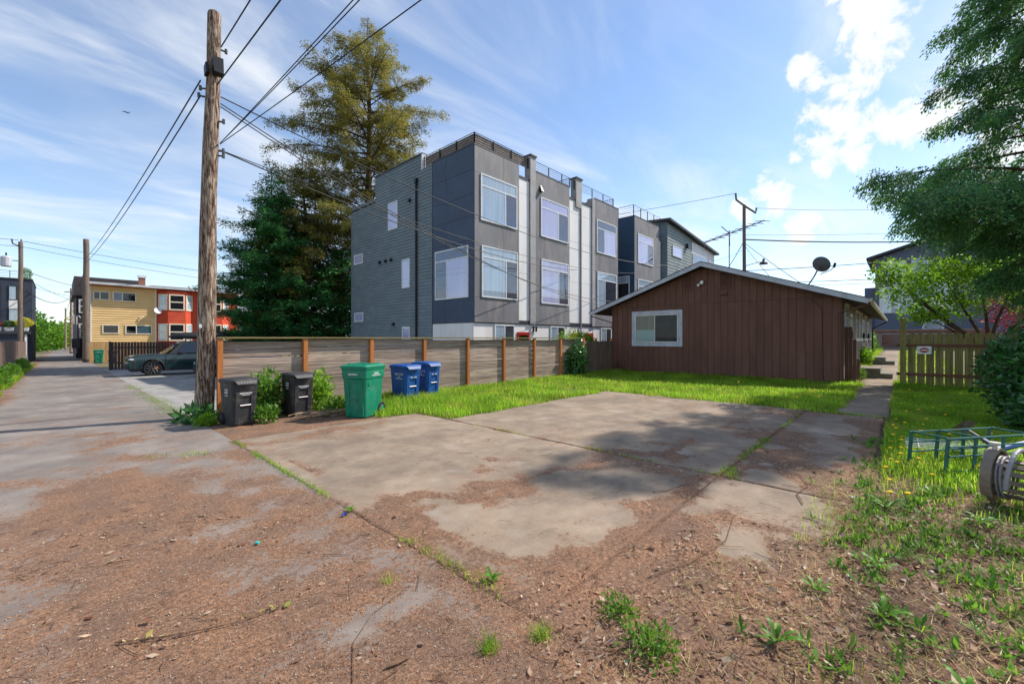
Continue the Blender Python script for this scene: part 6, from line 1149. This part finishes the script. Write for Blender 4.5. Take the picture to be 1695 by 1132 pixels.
tl = thing('garden_tool', 'dark bladed garden tool leaning across the green rack', 'tool', (8.9, -.75, .3)); MB().add([(9.25, -.55, .36), (9.38, -.74, .34), (9.28, -.84, .5), (9.15, -.7, .54), (9.27, -.55, .345), (9.4, -.74, .325), (9.3, -.84, .485), (9.17, -.7, .525)], [(0,1,2,3),(4,7,6,5),(0,4,5,1),(1,5,6,2),(2,6,7,3),(3,7,4,0)]).build('blade', M_poleg, tl); MB().tube([(9.25, -.68, .42), (8.6, -.92, .3), (8.2, -1.05, .2)], .018, 6).build('handle', M_ins, tl)
bl = thing('blue_tool', 'blue handled tool under the green rack', 'tool', (8.75, -1.0, .1)); MB().tube([(8.5, -.85, .22), (8.8, -1.02, .24), (9.3, -1.35, .3)], [.03, .04, .03], 7).tube([(8.75, -1.0, .22), (8.85, -.85, .33)], .03, 6).build('handle', M_bblue, bl); MB().tube([(9.3, -1.35, .3), (9.9, -1.7, .2)], .05, 7).build('head', M_plast, bl)

# ------------------------------------------------------------ dandelions, weeds and small litter
M_yfl = pmat('dandelion yellow', (244, 206, 10), (236, 186, 6), scale=60, rough=.8); M_stem = pmat('green stem', (120, 150, 60), rough=.7)
dn = thing('dandelion', 'yellow dandelion flower in the grass right of the path', 'flower', (0, 0, 0), 'dandelions in the side lawn', 0, True)
MB().tube([(0, 0, 0), (.01, .005, .07), (.015, .01, .14)], .003, 4).build('stem', M_stem, dn); hd = []
for k in range(14):
    a = 2 * math.pi * k / 14; hd.append(k)
fm = MB().loft([[(.015 + r * (1 + .12 * (k % 2)) * math.cos(2 * math.pi * k / 16), .01 + r * (1 + .12 * (k % 2)) * math.sin(2 * math.pi * k / 16), z) for k in range(16)] for r, z in ((.006, .135), (.026, .150), (.024, .157), (.012, .163), (.002, .162))]); fm.build('flower_head', M_yfl, dn)
DP = [(7.7, -.15), (7.45, .02), (7.95, -.05), (8.15, -.25), (8.3, .05), (8.6, -.1), (8.4, -.45), (8.9, .02), (9.0, -.4), (9.2, -.15), (9.5, -.05), (9.7, -.5), (9.9, -.2), (10.2, .0), (10.1, -.6), (10.5, -.3), (10.9, -.05), (10.8, -.7), (11.3, -.3), (11.6, .02), (11.5, -.8), (12.0, -.4), (12.5, -.1), (12.8, -.7), (13.2, -.3), (13.8, -.5), (14.2, .0), (14.6, -.9), (15.2, -.2), (6.1, .05), (6.0, -.08), (6.6, .1), (7.1, -.3), (7.0, .1), (8.0, -.75), (8.7, -.9), (9.3, -1.0), (10.6, -1.1), (11.9, -1.0), (15.8, -.6), (16.5, -.3), (17.5, -.8), (18.2, -.2), (9.05, .1), (9.6, .08), (10.4, .1), (8.2, .12), (7.75, .1)]
for i, (X, Y) in enumerate(DP):
    o = dn if i == 0 else copy_tree(dn); s_ = random.uniform(.8, 1.15); o.location = (X, Y, float(gz(X, Y)) - .01); o.rotation_euler = (random.uniform(-.25, .25), random.uniform(-.25, .25), random.uniform(0, 6.28)); o.scale = (s_, s_, random.uniform(.7, 1.25))
for i, (X, Y) in enumerate(((13.0, 2.0), (13.4, 1.6), (14.1, 1.9), (15.0, 3.0), (16.2, 4.2), (5.2, 10.2), (5.0, 9.6), (9.2, 8.8))):
    o = copy_tree(dn); o.location = (X, Y, 0); o['label'] = 'yellow dandelion flower in the lawn before house and fence'; o['group'] = 'dandelions in the front lawn'; o.scale = (1.2, 1.2, 1.5)
def rosette(label, x, y, n, ln, wd, mat, lift=.45, name='dandelion_plant', lob=.45):
    z = float(surf(np.array([x]), np.array([y]))[0]); T = thing(name, label, 'weed', (x, y, z)); V, F = [], []
    for i in range(n):
        a = 2 * math.pi * i / n + random.uniform(-.4, .4); L_ = ln * random.uniform(.6, 1.15); up = lift * random.uniform(.5, 1.4); m_ = 9; k = len(V); d = np.array([math.cos(a), math.sin(a)]); s = np.array([-d[1], d[0]]); tw = random.uniform(-.4, .4)
        for j in range(m_ + 1):
            t = j / m_; w_ = wd * math.sin(math.pi * min(1, .08 + .92 * t ** .8)) ** .8 * (1 - lob * (j % 2)) * (.35 + .9 * t) * .9 + .001; c = np.array([x, y]) + d * L_ * (t - .25 * t * t * up); zc = z + L_ * up * (t - .62 * t * t) * 1.5 + .004
            for q in (-1, 0, 1): p = c + s * w_ * q; V.append((p[0], p[1], zc + (.12 * w_ if q else 0) * 1.5 + tw * w_ * q * .5))
        for j in range(m_):
            b = k + j * 3; F += [(b, b + 1, b + 4, b + 3), (b + 1, b + 2, b + 5, b + 4)]
    np_obj('leaves', V, F, mat, T, smooth=True); return T
M_ros = leafmat('dandelion leaf', [(74, 120, 30), (104, 150, 44), (90, 136, 40)], trans=.35, rough=.5)
for lab, x, y, n, l_, w_ in (('jagged dandelion plant in the bottom right leaf bed, leftmost of its row', 2.78, .52, 11, .21, .026), ('upright broad dandelion leaves near the bottom right of the leaf bed', 3.5, .08, 5, .2, .03), ('dandelion plant at the lower right corner of the frame', 3.0, -.25, 9, .2, .026), ('dandelion plant in the middle of the leaf bed', 4.2, .12, 10, .2, .024), ('dandelion plant at the slab edge with yellow flower', 5.75, .1, 12, .24, .026), ('dark green rosette on the needle litter, centre foreground', 2.12, 2.16, 12, .12, .022), ('small rosette with a yellow flower by the alley slab corner', 2.0, 4.08, 7, .11, .018), ('dandelion plant before the hose reel', 5.9, -.55, 12, .24, .028), ('dandelion plant left of the hose reel', 6.6, -.25, 11, .24, .026), ('dandelion plant far right in the leaf bed', 4.1, -.75, 9, .2, .026), ('pale dandelion plant in the leaf bed between two others', 3.55, .42, 8, .16, .022)): rosette(lab, x, y, n + 3, l_ * .78, w_ * .8, M_ros, lift=.7)
def clump(label, x, y, r, h, n, mat, size): return bush('weed_clump', label, 'weeds', (x, y, h * .35), (r, r, h), n, mat, size, shell=.05, jag=.5)
clump('fresh green creeping weed clump at the bottom centre right', 2.25, 1.02, .17, .09, 520, M_weed, .035); clump('upper half of the creeping weed patch at the bottom centre right', 2.42, 1.32, .13, .07, 320, M_weed, .032)
for lab, x, y, n in (('yellow green grass tuft at the bottom centre', 1.64, 1.69, 130), ('yellow green grass tuft right of the bottom centre', 1.92, 1.54, 130), ('faint grass tuft left of the centre rosette', 1.62, 2.7, 40)):
    T = thing('grass_tuft', lab, 'grass tuft', (x, y, 0)); blades('blades', np.stack([rng.normal(x, .03, n), rng.normal(y, .03, n), np.zeros(n)], 1), rng.uniform(.04, .1, n), rng.uniform(.002, .004, n), M_grass, T, lean=1.2)
# scattered small weeds in the bed
x, y = scatter(3400, 2.2, 9.5, -3, .9, lambda x, y: np.clip((fbm(x * 1.6, y * 1.6, 4, 81) - .42) * 5, 0, 1) * np.where(x < 4.3, .5, 1) * np.where(y > .4, .1, 1)); n = len(x)
k = 10; C = np.repeat(np.stack([x, y, surf(x, y)], 1), k, 0) + rng.normal(0, .012, (n * k, 3)) * np.array([1, 1, .0]); az = rng.uniform(0, 6.28, n * k); el = rng.uniform(.25, 1.2, n * k)
D = np.stack([np.cos(az) * np.cos(el), np.sin(az) * np.cos(el), np.sin(el)], 1); Nn = unit(np.stack([-np.cos(az) * np.sin(el), -np.sin(az) * np.sin(el), np.cos(el)], 1)); V, F = leaf_arrays(C, D, Nn, rng.uniform(.03, .11, n * k), rng.uniform(.008, .028, n * k), .6)
stuff(np_obj('ground_weeds', V, F, M_weed), 'small green weeds sprouting through the leaf bed', 'weeds')
x, y = scatter(9000, 2.4, 8, -3, .7, lambda x, y: np.clip((fbm(x * 1.2, y * 1.2, 4, 83) - .45) * 4, 0, 1)); stuff(blades('bed_grass', np.stack([x, y, surf(x, y)], 1), rng.uniform(.03, .14, len(x)), rng.uniform(.003, .006, len(x)), M_grass, lean=1.4), 'thin grass in the leaf bed', 'grass')
M_peb = pmat('pale seed head', (208, 200, 176), (186, 176, 150), scale=20, rough=.9)
for i in range(34):
    X = random.uniform(2.9, 6.8); Y = random.uniform(-1.6, .35); r = random.uniform(.010, .022)
    rings = [[(r * q * math.cos(k * math.pi / 4) * (1 + .2 * math.sin(k * 3 + i)), r * .8 * q * math.sin(k * math.pi / 4), r * zz_) for k in range(8)] for q, zz_ in ((.3, -.3), (.9, 0), (1, .35), (.75, .75), (.2, .95))]
    o = MB().loft(rings).build('pebble', M_peb, None, smooth=True); o.location = (X, Y, float(surf(np.array([X]), np.array([Y]))[0]) + .004); tag(o, 'small pale round pebble in the leaf bed at the right', 'pebble', 'pebbles in the leaf bed')
def stick(label, pts, r):
    o0 = Vector(pts[0]); ob = MB().tube([Vector((p[0], p[1], float(surf(np.array([p[0]]), np.array([p[1]]))[0]) + r + .004)) - Vector((o0.x, o0.y, 0)) for p in pts], [r, r * 1.1, r * .9, r * .5][:len(pts)], 5).build('twig', M_twig); ob.location = (o0.x, o0.y, 0); return tag(ob, label, 'twig', 'larger twigs on the ground')
stick('short pale stick at the bottom centre left', [(1.18, 2.0), (1.23, 1.98), (1.28, 1.97), (1.31, 1.97)], .009); stick('dark short stick beside the creeping weed clump', [(2.05, 1.2), (2.1, 1.16), (2.16, 1.15), (2.2, 1.13)], .007)
stick('long curved twig across the right leaf bed', [(2.9, 1.35), (3.3, 1.2), (3.9, 1.1), (4.5, 1.2)], .004); stick('thin curved twig at the left of the bottom centre', [(1.0, 2.0), (1.15, 2.3), (1.35, 2.45), (1.7, 2.55)], .003); stick('pale curved twig near the slab corner at right', [(5.3, .75), (5.6, .85), (6.0, .8), (6.4, .95)], .006); stick('pale broken stick on the bare lower slab', [(4.55, 2.05), (4.7, 1.95), (4.85, 1.93), (4.95, 1.85)], .005)
lt = thing('leafy_twig', 'fallen twig with a few wilted green leaves at the bottom left', 'twig', (.3, 3.25, 0))
MB().tube([(.22, 3.3, .012), (.45, 3.12, .02), (.75, 2.98, .016), (1.02, 2.95, .012)], [.005, .005, .004, .002], 5).build('stem', M_twig, lt)
n = 16; t_ = rng.random(n); C = np.stack([.24 + .8 * t_, 3.3 - .36 * t_ ** .6, np.full(n, .02)], 1) + rng.normal(0, .012, (n, 3)) * np.array([1, 1, .3]); D = rng.normal(size=(n, 3)) * np.array([1, 1, .35]); V, F = leaf_arrays(C, D, unit(np.stack([rng.normal(0, .4, n), rng.normal(0, .4, n), np.ones(n)], 1)), rng.uniform(.03, .065, n), rng.uniform(.018, .035, n))
np_obj('leaves', V, F, M_straw, lt)
cp = MB().loft([[(.018 * q * math.cos(k * math.pi / 6), .018 * q * math.sin(k * math.pi / 6), z) for k in range(12)] for q, z in ((1, 0), (1, .01), (.8, .013))]).build('bottle_cap', pmat('teal plastic', (20, 170, 168), rough=.4)); cp.location = (1.15, 4.02, .008); tag(cp, 'small teal bottle cap on the needles', 'bottle cap')
for lb, x, y, c in (('scrap of white paper at the slab edge by the dandelions', 5.85, .36, (226, 226, 230)), ('scrap of blue plastic by the slab corner', 1.88, 4.0, (24, 48, 140))):
    m = MB(); vs = [(random.uniform(-.01, .01) + .02 * i, random.uniform(-.01, .01) + .02 * j, random.uniform(0, .022)) for i in range(4) for j in range(3)]; m.add(vs, [(i * 3 + j, (i + 1) * 3 + j, (i + 1) * 3 + j + 1, i * 3 + j + 1) for i in range(3) for j in range(2)]); o = m.build('scrap', pmat('scrap', c, rough=.7)); o.location = (x, y, .018); tag(o, lb, 'scrap')
bp_ = thing('brush_pile', 'heap of cut dry branches between the second black bin and the green cart', 'brush pile', (4.1, 9.7, 0)); m = MB()
for i in range(46):
    a = random.normalvariate(.15, .5); c = Vector((random.uniform(3.5, 4.9), random.uniform(9.25, 9.95), random.uniform(.02, .13))); d = Vector((math.cos(a), math.sin(a) * .5, random.uniform(-.06, .06))); L_ = random.uniform(.25, .65); r = random.uniform(.005, .014); m.tube([c - d * L_ * .5, c + Vector((0, 0, .02)), c + d * L_ * .5], [r, r * .9, r * .5], 5)
m.build('branches', pmat('dry cut branch', (170, 148, 122), (122, 100, 80), scale=12, rough=.9, island=.25), bp_)
